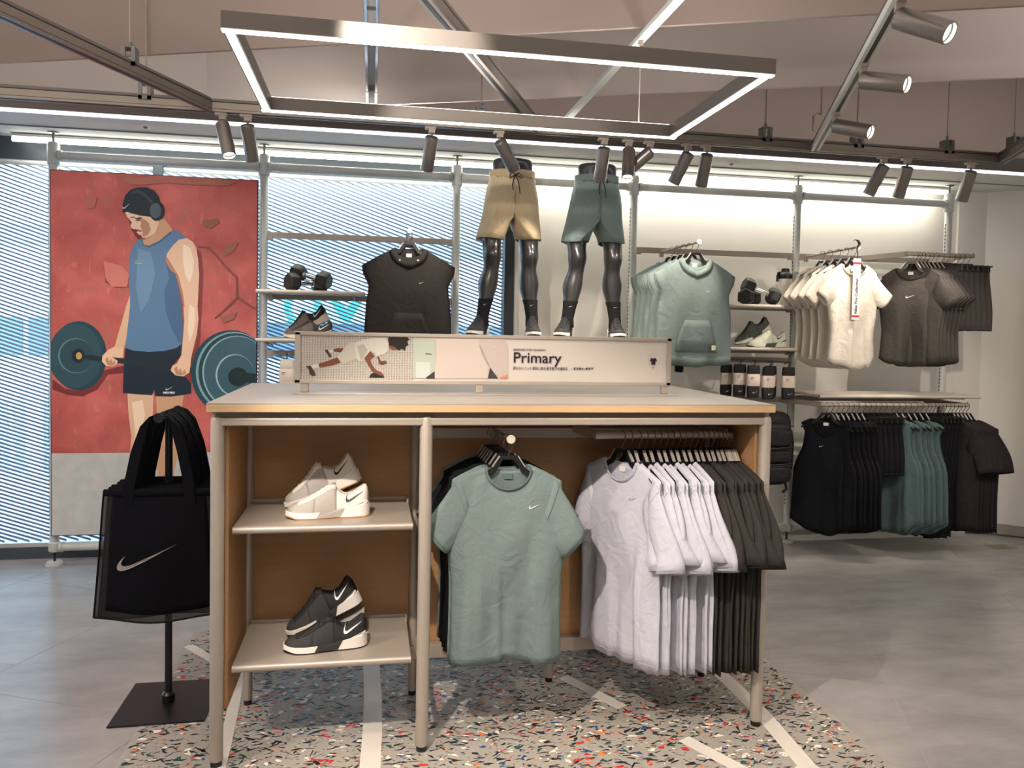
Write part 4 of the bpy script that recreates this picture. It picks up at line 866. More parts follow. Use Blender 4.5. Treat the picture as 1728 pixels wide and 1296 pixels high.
def make_bag(label, seed):
    root = thing('tote_bag', label, 'tote bag', group='black mesh tote bags on the stand')
    rnd = random.Random(seed); ph = rnd.random()*6
    nx, nz = 24, 16; Hh = .505
    def P(s, t, side):
        w = lerp(.205,.245,t)
        z = -.30-Hh*t-.012*t*(1-s*s)+.006*sin(3*s+ph)*t
        d = (.006+.016*sin(PI*min(1,t*1.1)))*(1-s**4)
        y = side*d+.010*sin(4.2*s+ph)*sm(t,.05,.6)
        return (s*w, y, z)
    for side in (-1, 1):
        MB().loft([[P(-1+2*i/nx, j/nz, side) for i in range(2,nx-1)] for j in range(nz)], False).build('front_panel' if side < 0 else 'back_panel', BAG, root, True, solid=.0015, angle=0)
        for cols, rows in ((range(0,3),range(0,nz+1)),(range(nx-2,nx+1),range(0,nz+1)),(range(2,nx-1),range(nz-1,nz+1))):
            MB().loft([[P(-1+2*i/nx, j/nz, side) for i in cols] for j in rows], False).build('mesh_edge', BAGE, root, True, angle=0)
    # top band, edge binding and straps
    for side in (-1, 1):
        MB().loft([[tuple(a+b for a, b in zip(P(-1+2*i/nx, j*.045, side), (0,side*.002,.004*(1-j)))) for i in range(nx+1)] for j in range(2)], False).build('top_band', BAG, root, True, solid=.003, angle=0)
    for s in (-1, 1):
        MB().tube([P(s*1.0, j/10, 0) for j in range(11)], .004, 6).build('edge_binding', BAG, root, True)
    MB().tube([P(-1+2*i/16, 1, 0) for i in range(17)], .004, 6).build('bottom_binding', BAG, root, True)
    for side in (-1, 1):
        y0 = side*.012
        path = [(-.115,y0,-.36),(-.110,y0,-.28),(-.085,y0*.9,-.15),(-.055,y0*.8,-.05),(-.03,y0*.7,-.012),(0,y0*.6,.0),(.03,y0*.7,-.012),(.055,y0*.8,-.05),(.085,y0*.9,-.15),(.110,y0,-.28),(.115,y0,-.36)]
        rg = []
        for k, (x, y, z) in enumerate(path):
            w = .020
            tx = sm(abs(k-5), 0, 3)
            rg.append([(x-w*tx,y-.002,z+w*(1-tx)*0+.0),(x+w*tx,y-.002,z),(x+w*tx,y+.014*(1-tx)+.002,z),(x-w*tx,y+.014*(1-tx)+.002,z)] if False else
                      [(x-w*tx, y-.016*(1-tx)-.0015, z), (x+w*tx, y-.016*(1-tx)-.0015, z+.001), (x+w*tx, y+.016*(1-tx)+.0015, z+.001), (x-w*tx, y+.016*(1-tx)+.0015, z)])
        MB().loft(rg).build('strap', BAG, root, True, angle=.8)
    o = swoosh_mb(.225, .001, lambda x,y,z: (x-.155, P((x-.155)/.225,.5,-1)[1]-.003-y, z-.610+.16*x), tall=.80).build('logo', BAGL, root)
    return root
for i in range(6):
    b = make_bag(['black mesh tote bag with grey tick logo, foremost on the stand', 'black tote bag second on the stand behind the foremost', 'black tote bag third on the stand',
                  'black tote bag fourth on the stand', 'black tote bag fifth on the stand', 'black tote bag last on the stand, nearest the window'][i], i)
    b.location = (-.808+.004*(i % 2), 3.215+.052*i, 1.212); b.rotation_euler = (0, 0, math.radians(-1+1.2*(i % 3)))
# ------------------------------------------------------------------ cloth materials
def cloth(name, col, rough=.85, fine=900, amount=.10, bump=.18, fold=.34):
    """knitted cloth: fine mottling, fine weave and soft crumple relief"""
    if name in MATS: return MATS[name]
    m = M(name, col, rough, noise=(fine,amount), spec=.2)
    nt = m.node_tree; b = nt.nodes['Principled BSDF']
    tc = nt.nodes.new('ShaderNodeTexCoord')
    n1 = nt.nodes.new('ShaderNodeTexNoise'); n1.inputs['Scale'].default_value = 11; n1.inputs['Detail'].default_value = 4; n1.inputs['Distortion'].default_value = 1.8
    n2 = nt.nodes.new('ShaderNodeTexNoise'); n2.inputs['Scale'].default_value = fine
    for n in (n1, n2): nt.links.new(tc.outputs['Object'], n.inputs['Vector'])
    b1 = nt.nodes.new('ShaderNodeBump'); b1.inputs['Strength'].default_value = fold; b1.inputs['Distance'].default_value = .02
    b2 = nt.nodes.new('ShaderNodeBump'); b2.inputs['Strength'].default_value = bump; b2.inputs['Distance'].default_value = .002
    nt.links.new(n1.outputs['Fac'], b1.inputs['Height']); nt.links.new(n2.outputs['Fac'], b2.inputs['Height'])
    nt.links.new(b1.outputs[0], b2.inputs['Normal']); nt.links.new(b2.outputs[0], b.inputs['Normal'])
    return m
C_SAGE = cloth('sage jersey', (116,132,131), fine=320, amount=.16); C_SAGE_D = cloth('sage rib', (98,113,112), fine=500)
C_WHITE = cloth('white jersey', (192,193,206)); C_WHITE_D = cloth('white rib', (182,183,196))
C_CHAR = cloth('charcoal jersey', (52,49,47)); C_CHAR_D = cloth('charcoal rib', (45,42,40))
C_BLACK = cloth('black jersey', (17,17,21)); C_BLACK_D = cloth('black rib', (14,14,17))
C_GREENH = cloth('sage fleece', (128,143,140)); C_GREENH_D = cloth('sage fleece rib', (114,128,125))
C_BLACKH = cloth('black fleece', (42,39,37)); C_BLACKH_D = cloth('black fleece rib', (42,39,37))
C_CREAM = cloth('ivory jersey', (218,210,197)); C_CREAM_D = cloth('ivory rib', (208,199,186))
C_GREY = cloth('smooth charcoal jersey', (68,64,60), .6, fold=.3); C_GREY_D = cloth('smooth charcoal rib', (54,51,48), .6)
C_TEAL = cloth('dark sage mesh', (76,94,96)); C_TEAL_D = cloth('dark sage rib', (66,82,84))
C_NAVY = cloth('blue black jersey', (15,16,22)); C_NAVY_D = cloth('blue black rib', (13,13,18))
LOGO_W = M('white emblem', (236,236,234), .5); LOGO_K = M('black emblem', (24,24,26), .5); LABEL = M('white neck label', (226,222,216), .6)
HOOKM = M('bronze hook wire', (112,98,88), .35, .8); HANG = M('black hanger', (18,18,19), .4); STRIPM = M('silver size strip', (205,200,194), .3, .6)

# ------------------------------------------------------------------ hangers (origin: top of the hook on the rail)
def make_hanger(label, group):
    root = thing('clothes_hanger', label, 'hanger', group=group)
    hook = [(-.020,0,-.030)]+[(-.0185*cos(a),0,-.0185+.0185*sin(a)) for a in [i*PI/8 for i in range(0,9)]]+[(.017,0,-.034),(.006,0,-.050),(0,0,-.062),(0,0,-.078)]
    MB().tube(hook, .0022, 6).build('hook', HOOKM, root, True)
    R = [(.032,-.072),(.061,-.116),(.085,-.134),(.165,-.176),(.170,-.188),(.158,-.188),(.08,-.152),(.048,-.134),(.023,-.087)]
    poly = R+[(-x,z) for x, z in reversed(R)]
    MB().plate(poly, -.0045, .0045).build('arms', HANG, root)
    for s in (-1, 1):
        MB().bar((s*.036,0,-.074), (s*.0635,0,-.114), .0085, .003, (0,1,0)).build('metal_strip', STRIPM, root) if False else \
        MB().add([(s*.0335,-.0065,-.074),(s*.0335,.0065,-.074),(s*.0615,.0065,-.116),(s*.0615,-.0065,-.116),(s*.0375,-.0065,-.073),(s*.0375,.0065,-.073),(s*.0655,.0065,-.115),(s*.0655,-.0065,-.115)],
                 [(0,1,2,3),(4,7,6,5),(0,4,5,1),(1,5,6,2),(2,6,7,3),(3,7,4,0)]).build('metal_strip', STRIPM, root)
    return root
def make_clip_hanger(label, group):
    root = thing('clip_hanger', label, 'hanger', group=group)
    hook = [(-.020,0,-.030)]+[(-.0185*cos(a),0,-.0185+.0185*sin(a)) for a in [i*PI/8 for i in range(0,9)]]+[(.017,0,-.034),(.006,0,-.050),(0,0,-.062),(0,0,-.078)]
    MB().tube(hook, .0022, 6).build('hook', HOOKM, root, True)
    MB().plate([(-.03,-.072),(.03,-.072),(.04,-.088),(.16,-.094),(.16,-.104),(-.16,-.104),(-.16,-.094),(-.04,-.088)], -.005, .005).build('arms', HANG, root)
    for s in (-1, 1): MB().box((s*.125,0,-.112), (.024,.020,.045)).build('clip', HANG, root, bevel=.003)
    return root

# ------------------------------------------------------------------ tops
def top_shape(kind, seed=0, thick=1.):
    T = dict(
        tee=dict(ws=.206, zs=-.055, nk=.088, drop=.085, W=[(-.74,.216),(-.60,.212),(-.45,.212),(-.30,.222),(-.18,.216),(-.055,.206)], L=.745, tail=0., D=.036, A=.0125),
        boxy=dict(ws=.215, zs=-.055, nk=.088, drop=.085, W=[(-.80,.228),(-.45,.222),(-.28,.232),(-.055,.215)], L=.80, tail=0., D=.024, A=.015),
        fit=dict(ws=.185, zs=-.06, nk=.095, drop=.085, W=[(-.74,.196),(-.60,.184),(-.45,.176),(-.28,.198),(-.18,.20),(-.06,.185)], L=.71, tail=.06, D=.032, A=.013),
        tank=dict(ws=.165, zs=-.035, nk=.098, drop=.125, W=[(-.82,.228),(-.5,.215),(-.36,.208),(-.30,.190),(-.22,.150),(-.10,.135),(-.035,.165)], L=.82, tail=.09, D=.026, A=.018),
        hoodie=dict(ws=.285, zs=-.105, nk=.090, drop=.055, W=[(-.74,.262),(-.66,.275),(-.45,.268),(-.34,.262),(-.28,.250),(-.22,.248),(-.19,.262),(-.155,.282),(-.105,.285)], L=.70, tail=0., D=.042, A=.007))
    p = T[kind]; rnd = random.Random(seed)
    ph = [rnd.uniform(0,6) for _ in range(4)]
    pleats = [(rnd.uniform(-.25,-.05), p['A']*.8, .03), (rnd.uniform(.3,.5), -p['A']*.95, .026), (rnd.uniform(-.7,-.5), -p['A']*.4, .05), (rnd.uniform(.65,.8), p['A']*.4, .04)]
    sn = p['nk']/p['ws']
    def Wz(z): return pw(p['W'], z)
    def P(s, t, side):
        a = abs(s)
        if a < sn:
            q = (1-(a/sn)**2)**.5
            zt = -(p['drop'] if side < 0 else .018)*q; neck = q
        else:
            k = (a-sn)/(1-sn); zt = p['zs']*(k**1.15); neck = 0
        zh = -p['L'] + p['tail']*a*a
        z = lerp(zt, zh, t)
        x = s*Wz(z)
        D = p['D']*thick*(.45+.55*sm(-z,.02,.30))
        d = D*max(0,1-a**2.6)**.5*lerp(.22+.78*sm(t,0,.08),1,neck*.8)
        def crease(v): v = sin(v); return (1-abs(v)**.8)*2-1 if v > -.2 else 1-abs(v)*.6
        f = p['A']*sm(t,.10,.9)*(.9*sin(4.6*s+ph[0]+.5*t)+.5*crease(3.7*s+ph[1]+.3*t)+.4*sin(10.3*s+ph[2]))*(1-.2*a)
        f += p['A']*.35*sin(6*s*(1+.4*t)+9*t+ph[3])*sm(t,.05,.3)*(1-sm(t,.55,.9))
        for c0, h0, w0 in pleats: f += h0*math.tanh((s-c0-.06*t)/w0)*sm(t,.28,.75)
        y = side*d*(1+.25*sin(7*s+ph[1]+2.2*t)*sm(t,.2,.7))+f
        z += (.007*sin(4.6*s+ph[0]+1.1)+.004*sin(9*s+ph[3]))*sm(t,.75,1)
        return (x, y, z-.115)
    return p, P
def conform(P, p, x, z, off):
    """a point of the front panel at garment coordinates x, z (z below the neck), lifted by off"""
    zz = z; W = pw(p['W'], zz); s = max(-.98, min(.98, x/W)); a = abs(s); sn = p['nk']/p['ws']
    if a < sn: zt = -p['drop']*(1-(a/sn)**2)**.5
    else: zt = p['zs']*((a-sn)/(1-sn))**1.15
    zh = -p['L']+p['tail']*a*a
    t = max(0., min(1., (zz-zt)/(zh-zt)))
    q = P(s, t, -1); return (x, q[1]-off, zz-.115)
def make_top(kind, name, label, cat, mats, group, seed=0, thick=1., logo=None, nx=30, nt=16, pocket=False, inner=True, logo_pos=(.055,-.20,.052), seams=False):
    body, rib = mats
    p, P = top_shape(kind, seed, thick)
    root = thing(name, label, cat, group=group)
    for side, nm in ((-1,'front_panel'),(1,'back_panel')):
        MB().loft([[P(-1+2*i/nx, (j/nt)**1.25, side) for i in range(nx+1)] for j in range(nt+1)], False).build(nm, body, root, True, solid=.0016, angle=0)
    # hem: rib band on hoodies, a stitch line elsewhere
    for side in (-1, 1):
        if kind == 'hoodie':
            MB().loft([[(lambda q: (q[0]*1.003, q[1]+side*.0012, q[2]))(P(-1+2*i/nx, t, side)) for i in range(nx+1)] for t in (.91,.95,1.0)], False).build('hem', rib, root, True, solid=.0016, angle=0)
        else:
            MB().tube([(lambda q: (q[0], q[1]+side*.0012, q[2]))(P(-.99+1.98*i/nx, .966, side)) for i in range(nx+1)], .0011, 4).build('hem_stitch', rib, root)
    # collar rib
    sn = p['nk']/p['ws']
    ring = [P(sn*.985*cos(a), 0, -1 if sin(a) >= 0 else 1) for a in [2*PI*i/28 for i in range(28)]]
    ring = [(x, y-(.006 if i <= 14 else -.004), z) for i, (x, y, z) in enumerate(ring)]
    if kind == 'hoodie':
        # crossed hood edges standing round the neck, hood sack at the back
        MB().tube([(x*1.02,y+.002,z+.006) for x, y, z in ring[14:]+ring[:1]], .006, 8, flat=(1,1.6)).build('hood_back', body, root, True)
        for s in (-1, 1):
            inn = [(.090,.004),(.082,-.022),(.066,-.046),(.044,-.064),(.016,-.078),(-.018,-.090)]
            out = [(.118,-.012),(.116,-.040),(.100,-.070),(.074,-.094),(.040,-.112),(-.012,-.126)]
            rows = []
            for (xa, za), (xb, zb) in zip(inn, out):
                pa, pb = conform(P,p,s*xa,za,.010+.003*(s>0)), conform(P,p,s*xb,zb,.004+.003*(s>0))
                pm = tuple((u+v)/2-(.007 if q == 1 else 0) for q, (u, v) in enumerate(zip(pa,pb)))
                rows.append([pa, pm, pb])
            MB().loft(rows, False).build('hood_edge', body, root, True, solid=.005, angle=0)
            q = conform(P,p,s*.056,-.072,.016); e_ = MB().lathe([(.0,0),(.0055,.0),(.0055,.003),(.002,.003)], 10).build('eyelet', STRIPM, root, True); e_.location = q; e_.rotation_euler = (PI/2,0,0)
        MB().loft([[(x*k,.03+.05*(1-abs(x)/.1)**1*e,z-.115) for x in (-.1,-.06,-.02,.02,.06,.1)] for z, k, e in ((.005,1,.3),(-.05,1.15,1),(-.12,1.2,1.1),(-.19,.9,.8),(-.23,.5,.3))], False).build('hood', body, root, True, solid=.004, angle=0)
    else:
        MB().tube(ring+ring[:1], .0075 if kind != 'tank' else .0055, 6, flat=(1.0,.55)).build('collar', rib, root, True)
    if inner:
        q = P(0, 0, 1); MB().box((0,q[1]-.004,q[2]-.020), (.034,.001,.022)).build('neck_label', LABEL if body is not C_SAGE else rib, root)
    # sleeves
    if kind in ('tee','boxy','fit'):
        for s in (-1, 1):
            w0, z0 = p['ws'], p['zs']-.115
            rnd = random.Random(seed*3+s); jx, jz = rnd.uniform(-.012,.012), rnd.uniform(-.02,.02)
            end = (w0+.062+jx, z0-(.235 if kind == 'tee' else .315)+jz) if kind != 'fit' else (w0+.058+jx, z0-.190+jz)
            rg = []
            rnd = random.Random(seed*3+s)
            k1 = rnd.uniform(0,6)
            for j in range(9):
                t = j/8
                cx = lerp(w0-.055, end[0], t); cz = lerp(z0-.085, end[1], t)
                ang = lerp(.30, .72 if kind != 'boxy' else 1.22, t)                                   # tilt of the section towards the cuff
                hw = lerp(.098, dict(fit=.062,tee=.066,boxy=.046)[kind], t)
                dp = lerp(.020, .032, t)*(1 if thick > .8 else .8)
                # section axis: across the sleeve (outer-upper to inner-lower)
                ux, uz = cos(PI/2-ang*1.0), sin(PI/2-ang*1.0)
                ring = []
                for k in range(16):
                    a = 2*PI*k/16
                    e = hw*cos(a); f_ = dp*sin(a)*abs(sin(a))**.5*(1+.18*sin(3*a+k1+t*3))+.010*sin(5*t+k1)*t
                    if kind == 'boxy':                                          # broad shingled sleeves on a full rail
                        f_ *= 1+.85*t; ring.append((s*(cx+e*ux)+.45*f_*s, f_+.012*t, cz+e*uz))
                    else: ring.append((s*(cx+e*ux), f_-.014*t, cz+e*uz))
                rg.append(ring)
            MB().loft(rg, True, False, False).build('sleeve', body, root, True, solid=.0016, angle=0)
            cf = [tuple(lerp(a,b,.45) for a, b in zip(u,v)) for u, v in zip(rg[-2],rg[-1])]
            MB().tube([(x,y*1.04,z) for x, y, z in cf+cf[:1]], .0011, 4).build('cuff_stitch', rib, root)
            # shoulder seam
            MB().tube([rg[1][k] if False else (rg[1][k][0]*1.0, rg[1][k][1]-.0015, rg[1][k][2]) for k in (0,15,14,13,12,11,10,9,8)], .0014, 4).build('seam', rib, root)
    if kind == 'tank':
        for s in (-1, 1):
            pts = [P(s, t, -1) for t in (0,.04,.09,.14,.19,.24,.29,.33)]
            MB().tube([(x*1.005,y,z) for x, y, z in pts], .004, 5).build('armhole_binding', rib, root, True)
    if kind == 'hoodie':
        for s in (-1, 1):
            MB().tube([conform(P,p,s*x,z,.001) for x, z in ((.085,-.045),(.115,-.10),(.150,-.16),(.185,-.22),(.225,-.30))], .0013, 4).build('raglan_seam', rib, root)
            MB().tube([P(s, t, 0) for t in (0,.05,.10,.15,.20)], .005, 5).build('armhole_edge', rib, root, True)
        if pocket:
            pk = [(-.085,-.40),(.085,-.40),(.135,-.52),(.150,-.60),(-.150,-.60),(-.135,-.52)]
            rows = [[conform(P,p,x,z,.006) for x in [lerp(-w_,w_,k/8) for k in range(9)]] for z, w_ in ((-.40,.085),(-.45,.108),(-.52,.135),(-.61,.150))]
            MB().loft(rows, False).build('pocket', body, root, True, solid=.004, angle=0)
            MB().tube([r[0] for r in rows[:3]], .003, 5).tube([r[-1] for r in rows[:3]], .003, 5).tube(rows[0], .0025, 5).build('pocket_edge', rib, root, True)
    if seams:
        for s in (-1, 1):
            MB().tube([conform(P,p,s*x,z,.001) for x, z in ((.088,-.03),(.115,-.08),(.145,-.15),(.165,-.22))], .0012, 4).build('raglan_seam', rib, root)
            MB().tube([conform(P,p,s*x,z,.001) for x, z in ((.165,-.24),(.125,-.34),(.130,-.45),(.165,-.55))], .0012, 4).build('side_seam', rib, root)
    if logo is not None:
        lx, lz, lw = logo_pos
        swoosh_mb(lw, 1, lambda x,y,z: (lambda q: (q[0], q[1]-.0012*y, q[2]))(conform(P,p,lx-lw/2+x,lz+z,.0018))).build('logo', logo, root)
    return root

# ------------------------------------------------------------------ hung shorts and leggings
def make_bottoms(name, label, mats, group, L, seed=0, w=.165, logo=None, thick=1.):
    body, rib = mats; rnd = random.Random(seed); k1 = rnd.uniform(0,6)
    root = thing(name, label, 'shorts' if L < .5 else 'leggings', group=group)
    z0 = -.105
    for s in (-1, 1):
        rg = []
        for j in range(12):
            t = j/11; z = z0-L*t
            xi = 0 if t < .45 else lerp(0, .012 if L < .5 else .020, sm(t,.45,1))
            xo = lerp(w, w*1.22 if L < .5 else w*.62, sm(t,0,.8))
            ry = lerp(.016, .032 if L < .5 else .026, sm(t,0,.6))*thick
            ring = []
            for k in range(14):
                a = 2*PI*k/14
                ring.append((s*((xi+xo)/2+(xo-xi)/2*cos(a)), ry*sin(a)*(1+.3*sin(5*a+k1+4*t)*sm(t,.1,.5)), z+.004*sin(a*2+k1)*t))
            rg.append(ring)
        MB().loft(rg, True, False, False).build('leg', body, root, True, solid=.0016, angle=0)
        MB().loft([[(x,y*1.06,z) for x, y, z in rg[-1]],[(x,y*1.06,z+.02) for x, y, z in rg[-1]]], True, False, False).build('hem', body, root, True, solid=.0016, angle=0)
    MB().loft([[(w*1.03*cos(2*PI*k/24), .019*thick*sin(2*PI*k/24), z0+.006-dz) for k in range(24)] for dz in (0,.02,.042)], True, False, False).build('waistband', rib, root, True, solid=.003, angle=0)
    for s in (-1, 1): MB().tube([(s*.012,-.021,z0-.02),(s*.03,-.028,z0-.06),(s*.02,-.03,z0-.11)], .002, 5).build('drawcord', HANG, root, True)
    return root

# ------------------------------------------------------------------ placing garments on rails
def hang(proto, cnt, x, y, z, rz, label, hproto=None, hlabel=None, zoff=0.):
    """first use takes the prototype itself, later ones are copies; a hanger of its own comes with it"""
    if not proto.get('_used'):
        proto['_used'] = 1; o = proto
    else:
        o = dup(proto); o['_used'] = 1
    o['label'] = label; o.location = (x,y,z+zoff); o.rotation_euler = (0,0,rz)
    if hproto is not None:
        if not hproto.get('_used'): hproto['_used'] = 1; h = hproto
        else: h = dup(hproto)
        if hlabel: h['label'] = hlabel
        h.location = (x,y,z); h.rotation_euler = (0,0,rz)
    return o
def clean():
    for o in list(bpy.data.objects):
        if '_used' in o: del o['_used']
ORD = ['first','second','third','fourth','fifth','sixth','seventh','eighth','ninth','tenth','eleventh','twelfth','thirteenth','fourteenth','fifteenth','sixteenth','seventeenth','eighteenth','nineteenth','twentieth']
rad = math.radians
HP = make_hanger('black hanger', 'black hangers'); HC = make_clip_hanger('black clip hanger', 'black clip hangers')

# sage and black tees on the table's face-out arm
ZR = 1.158
sage = make_top('tee', 'tshirt', '', 't-shirt', (C_SAGE,C_SAGE_D), 'tees on the table arm', 1, 1., LOGO_W, nx=44, nt=26, logo_pos=(.098,-.155,.042))
sage2 = make_top('tee', 'tshirt', '', 't-shirt', (C_SAGE,C_SAGE_D), 'tees on the table arm', 4, .5, LOGO_W)
blk = make_top('tee', 'tshirt', '', 't-shirt', (C_BLACK,C_BLACK_D), 'tees on the table arm', 2, .5, LOGO_W)
labs = ['sage green t-shirt hanging foremost on the table arm','sage green t-shirt right behind the foremost sage one']+['black t-shirt %s behind the sage ones on the table arm' % ORD[i] for i in range(4)]+['sage green t-shirt last on the table arm']
for i in range(7):
    y = 2.893+.045*i+(.02 if i else 0)
    hang([sage,sage2,blk,blk,blk,blk,sage2][i], 0, .5165-.0025*i-(.006*(i>1)), y, ZR, rad([-2,3,2,4,1,3,0][i]), labs[i], HP, 'black hanger %s from the tip of the table arm' % ORD[i], 0 if i else 0.)
# white and charcoal tees on the table rail
wt = [make_top('boxy', 'tshirt', '', 't-shirt', (C_WHITE,C_WHITE_D), 'tees on the table rail', 10+k, [1.0,.62,.7,.55,.75][k], LOGO_W if k else M('grey emblem', (140,140,148), .5), logo_pos=(.085,-.15,.04)) for k in range(5)]
ct = [make_top('boxy', 'tshirt', '', 't-shirt', (C_CHAR,C_CHAR_D), 'tees on the table rail', 20+k, [.6,.7,.5,.65][k], LOGO_W) for k in range(4)]
xs = [1.0,1.035,1.07,1.10,1.13,1.158,1.185,1.212,1.238,1.264,1.292,1.316,1.340,1.364,1.386,1.406,1.424,1.440,1.453,1.464]
for i, x in enumerate(xs):
    wh = i < 10
    lab = ('white t-shirt foremost on the table rail, its front showing' if i == 0 else 'white t-shirt %s on the table rail' % ORD[i]) if wh else ('charcoal t-shirt at the far end of the table rail' if i == 19 else 'charcoal t-shirt %s after the white ones on the table rail' % ORD[i-10])
    hang((wt[0] if i == 0 else wt[1+i % 4]) if wh else ct[i % 4], 0, x, 3.0, 1.1635, -PI/2+rad([26,13,15,11,14,10,13,9,12,10,11,9,12,8,10,9,11,8,10,12][i]), lab, HP, 'black hanger %s on the table rail' % ORD[i], -.004*(i % 3))

# wall: black hoodies
def arm(x, y0, z, label, tilt=0.):
    root = thing('faceout_arm', label, 'rack arm', (x,5.395,z))
    d = 5.395-y0
    MB().cyl((0,0,0), (tilt,-d,.008), .0075, seg=10).build('rod', ALU_W, root, True)
    MB().cyl((tilt,-d,.008), (tilt,-d-.007,.008), .016, seg=16).build('end_disc', MATS['pale disc'], root, True)
    MB().box((0,.0,-.012), (.03,.014,.05)).build('bracket', ALU_W, root, bevel=.002)
arm(.222, 4.90, 2.165, 'face-out arm carrying the black hoodies')
bh = make_top('hoodie', 'sleeveless_hoodie', '', 'hoodie', (C_BLACKH,C_BLACKH_D), 'black hoodies', 31, 1., LOGO_W, pocket=True, logo_pos=(.080,-.215,.030), nx=26, nt=20)
for i in range(3):
    hang(bh, 0, .222+.004*i, 4.935+.085*i, 2.178, rad([-3,2,-5][i]), ['black sleeveless hoodie in front of the louvred window','black sleeveless hoodie second behind the front one by the window','black sleeveless hoodie third, nearest the window'][i], HP, 'black hanger of the %s black hoodie' % ORD[i])
# wall: green hoodies
arm(2.06, 4.80, 2.160, 'face-out arm carrying the green hoodies', .03)
gh = make_top('hoodie', 'sleeveless_hoodie', '', 'hoodie', (C_GREENH,C_GREENH_D), 'green hoodies', 35, 1., LOGO_W, pocket=True, logo_pos=(.080,-.215,.030), nx=26, nt=20)
o = MB().box((.115,-.062,-.695), (.030,.002,.032)).build('pocket_tag', M('cream tag', (228,220,190), .6), gh, bevel=.0008)
for i in range(5):
    hang(gh, 0, 2.087-.008*i, 4.845+.085*i, 2.174, rad([3,-4,-2,-6,-3][i]), ['sage green sleeveless hoodie with pouch pocket, foremost of its row'][0] if i == 0 else 'sage green sleeveless hoodie %s in its row' % ORD[i], HP, 'black hanger of the %s green hoodie' % ORD[i])
dk = make_bottoms('leggings', 'dark green trousers hanging behind the green hoodies', (cloth('dark pine', (30,44,44)),C_BLACK_D), None, .74, 3, .13); dk.location = (2.13,5.30,2.14); dk['category'] = 'trousers'
# wall: ivory training tops with hang tag
arm(3.205, 4.76, 2.165, 'face-out arm carrying the ivory training tops', -.0)
iv = make_top('fit', 'training_shirt', '', 'training top', (C_CREAM,C_CREAM_D), 'ivory training tops', 41, 1., None, seams=True, nx=26, nt=20)
iv2 = make_top('fit', 'training_shirt', '', 'training top', (C_CREAM,C_CREAM_D), 'ivory training tops', 42, .55, None)
for i in range(5):
    hang(iv if i == 0 else iv2, 0, 3.205-.012*i, 4.80+.075*i, 2.178, rad([5,-6,-4,-8,-5][i]), 'ivory short-sleeved training top foremost of its row' if i == 0 else 'ivory training top %s in its row' % ORD[i], HP, 'black hanger of the %s ivory top' % ORD[i])
tg = thing('hang_tag', 'long white tag with red bars reading Nike Pro Collection', 'tag', (3.19,4.742,2.20))
MB().tube([(-.035,0,.012),(-.02,0,.018),(.0,0,.012),(.012,0,-.006),(.010,0,-.022),(.0,0,-.03),(-.004,0,-.05),(.003,0,-.075),(0,0,-.11)], [.002,.003,.007,.009,.007,.005,.003,.003,.002], 8).build('hook_clip', HANG, tg, True)
MB().span((-.027,-.001,-.515), (.027,.001,-.105)).build('card', M('white card', (240,236,230), .5), tg)
for z in (-.137, -.492): MB().span((-.027,-.0018,z-.007), (.027,-.0008,z+.007)).build('red_bar', M('print red', (220,40,44), .5), tg)
fit_text('Nike Pro Collection', 0, .235, 0, .020, 0, PRINT_K, tg, rot=(PI/2,-PI/2,0), bold=.0004).location = (.010,-.0018,-.475)
# wall: charcoal tops and shorts on the upper rail
def rail(x0, x1, y, z, label, ybk=5.395):
    root = thing('hanging_rail', label, 'clothes rail', (x0,y,z))
    MB().cyl((0,0,0), (x1-x0,0,0), .0145, seg=14).build('tube', ALU_W, root, True)
    for x, dx in ((.02,-.10),(x1-x0-.05,.0)): MB().bar((x+dx,ybk-y,.0), (x,.0,.0), .012, .036).build('arm', ALU_W, root)
    MB().cyl((x1-x0-.004,0,.012), (x1-x0-.004,0,.024), .005, seg=8).build('end_pin', ALU_W, root, True)
rail(3.745, 4.295, 5.0, 2.172, 'upper wall rail carrying charcoal tops and shorts')
gt = make_top('fit', 'training_shirt', '', 'training top', (C_GREY,C_GREY_D), 'charcoal training tops', 51, 1., LOGO_W, seams=True, nx=26, nt=20, logo_pos=(.0,-.215,.062))
gt2 = make_top('fit', 'training_shirt', '', 'training top', (C_GREY,C_GREY_D), 'charcoal training tops', 52, .6, LOGO_W)
for i in range(7):
    hang(gt if i == 0 else gt2, 0, [3.79,3.825,3.855,3.885,3.92,3.955,3.99][i], 5.0, 2.187, -PI/2+rad([58,36,31,28,26,25,24][i]), 'charcoal training top with white logo, first on the upper wall rail' if i == 0 else 'charcoal training top %s on the upper wall rail' % ORD[i], HP, 'black hanger of the %s charcoal top' % ORD[i])
gs = make_bottoms('training_shorts', '', (C_GREY,C_GREY_D), 'charcoal shorts', .45, 5, .14, thick=.8)
for i in range(6):
    hang(gs, 0, 4.035+.043*i, 5.0, 2.187, -PI/2+rad(34), 'charcoal training shorts %s at the end of the upper wall rail' % ORD[i], HC, 'clip hanger of the %s charcoal shorts' % ORD[i])
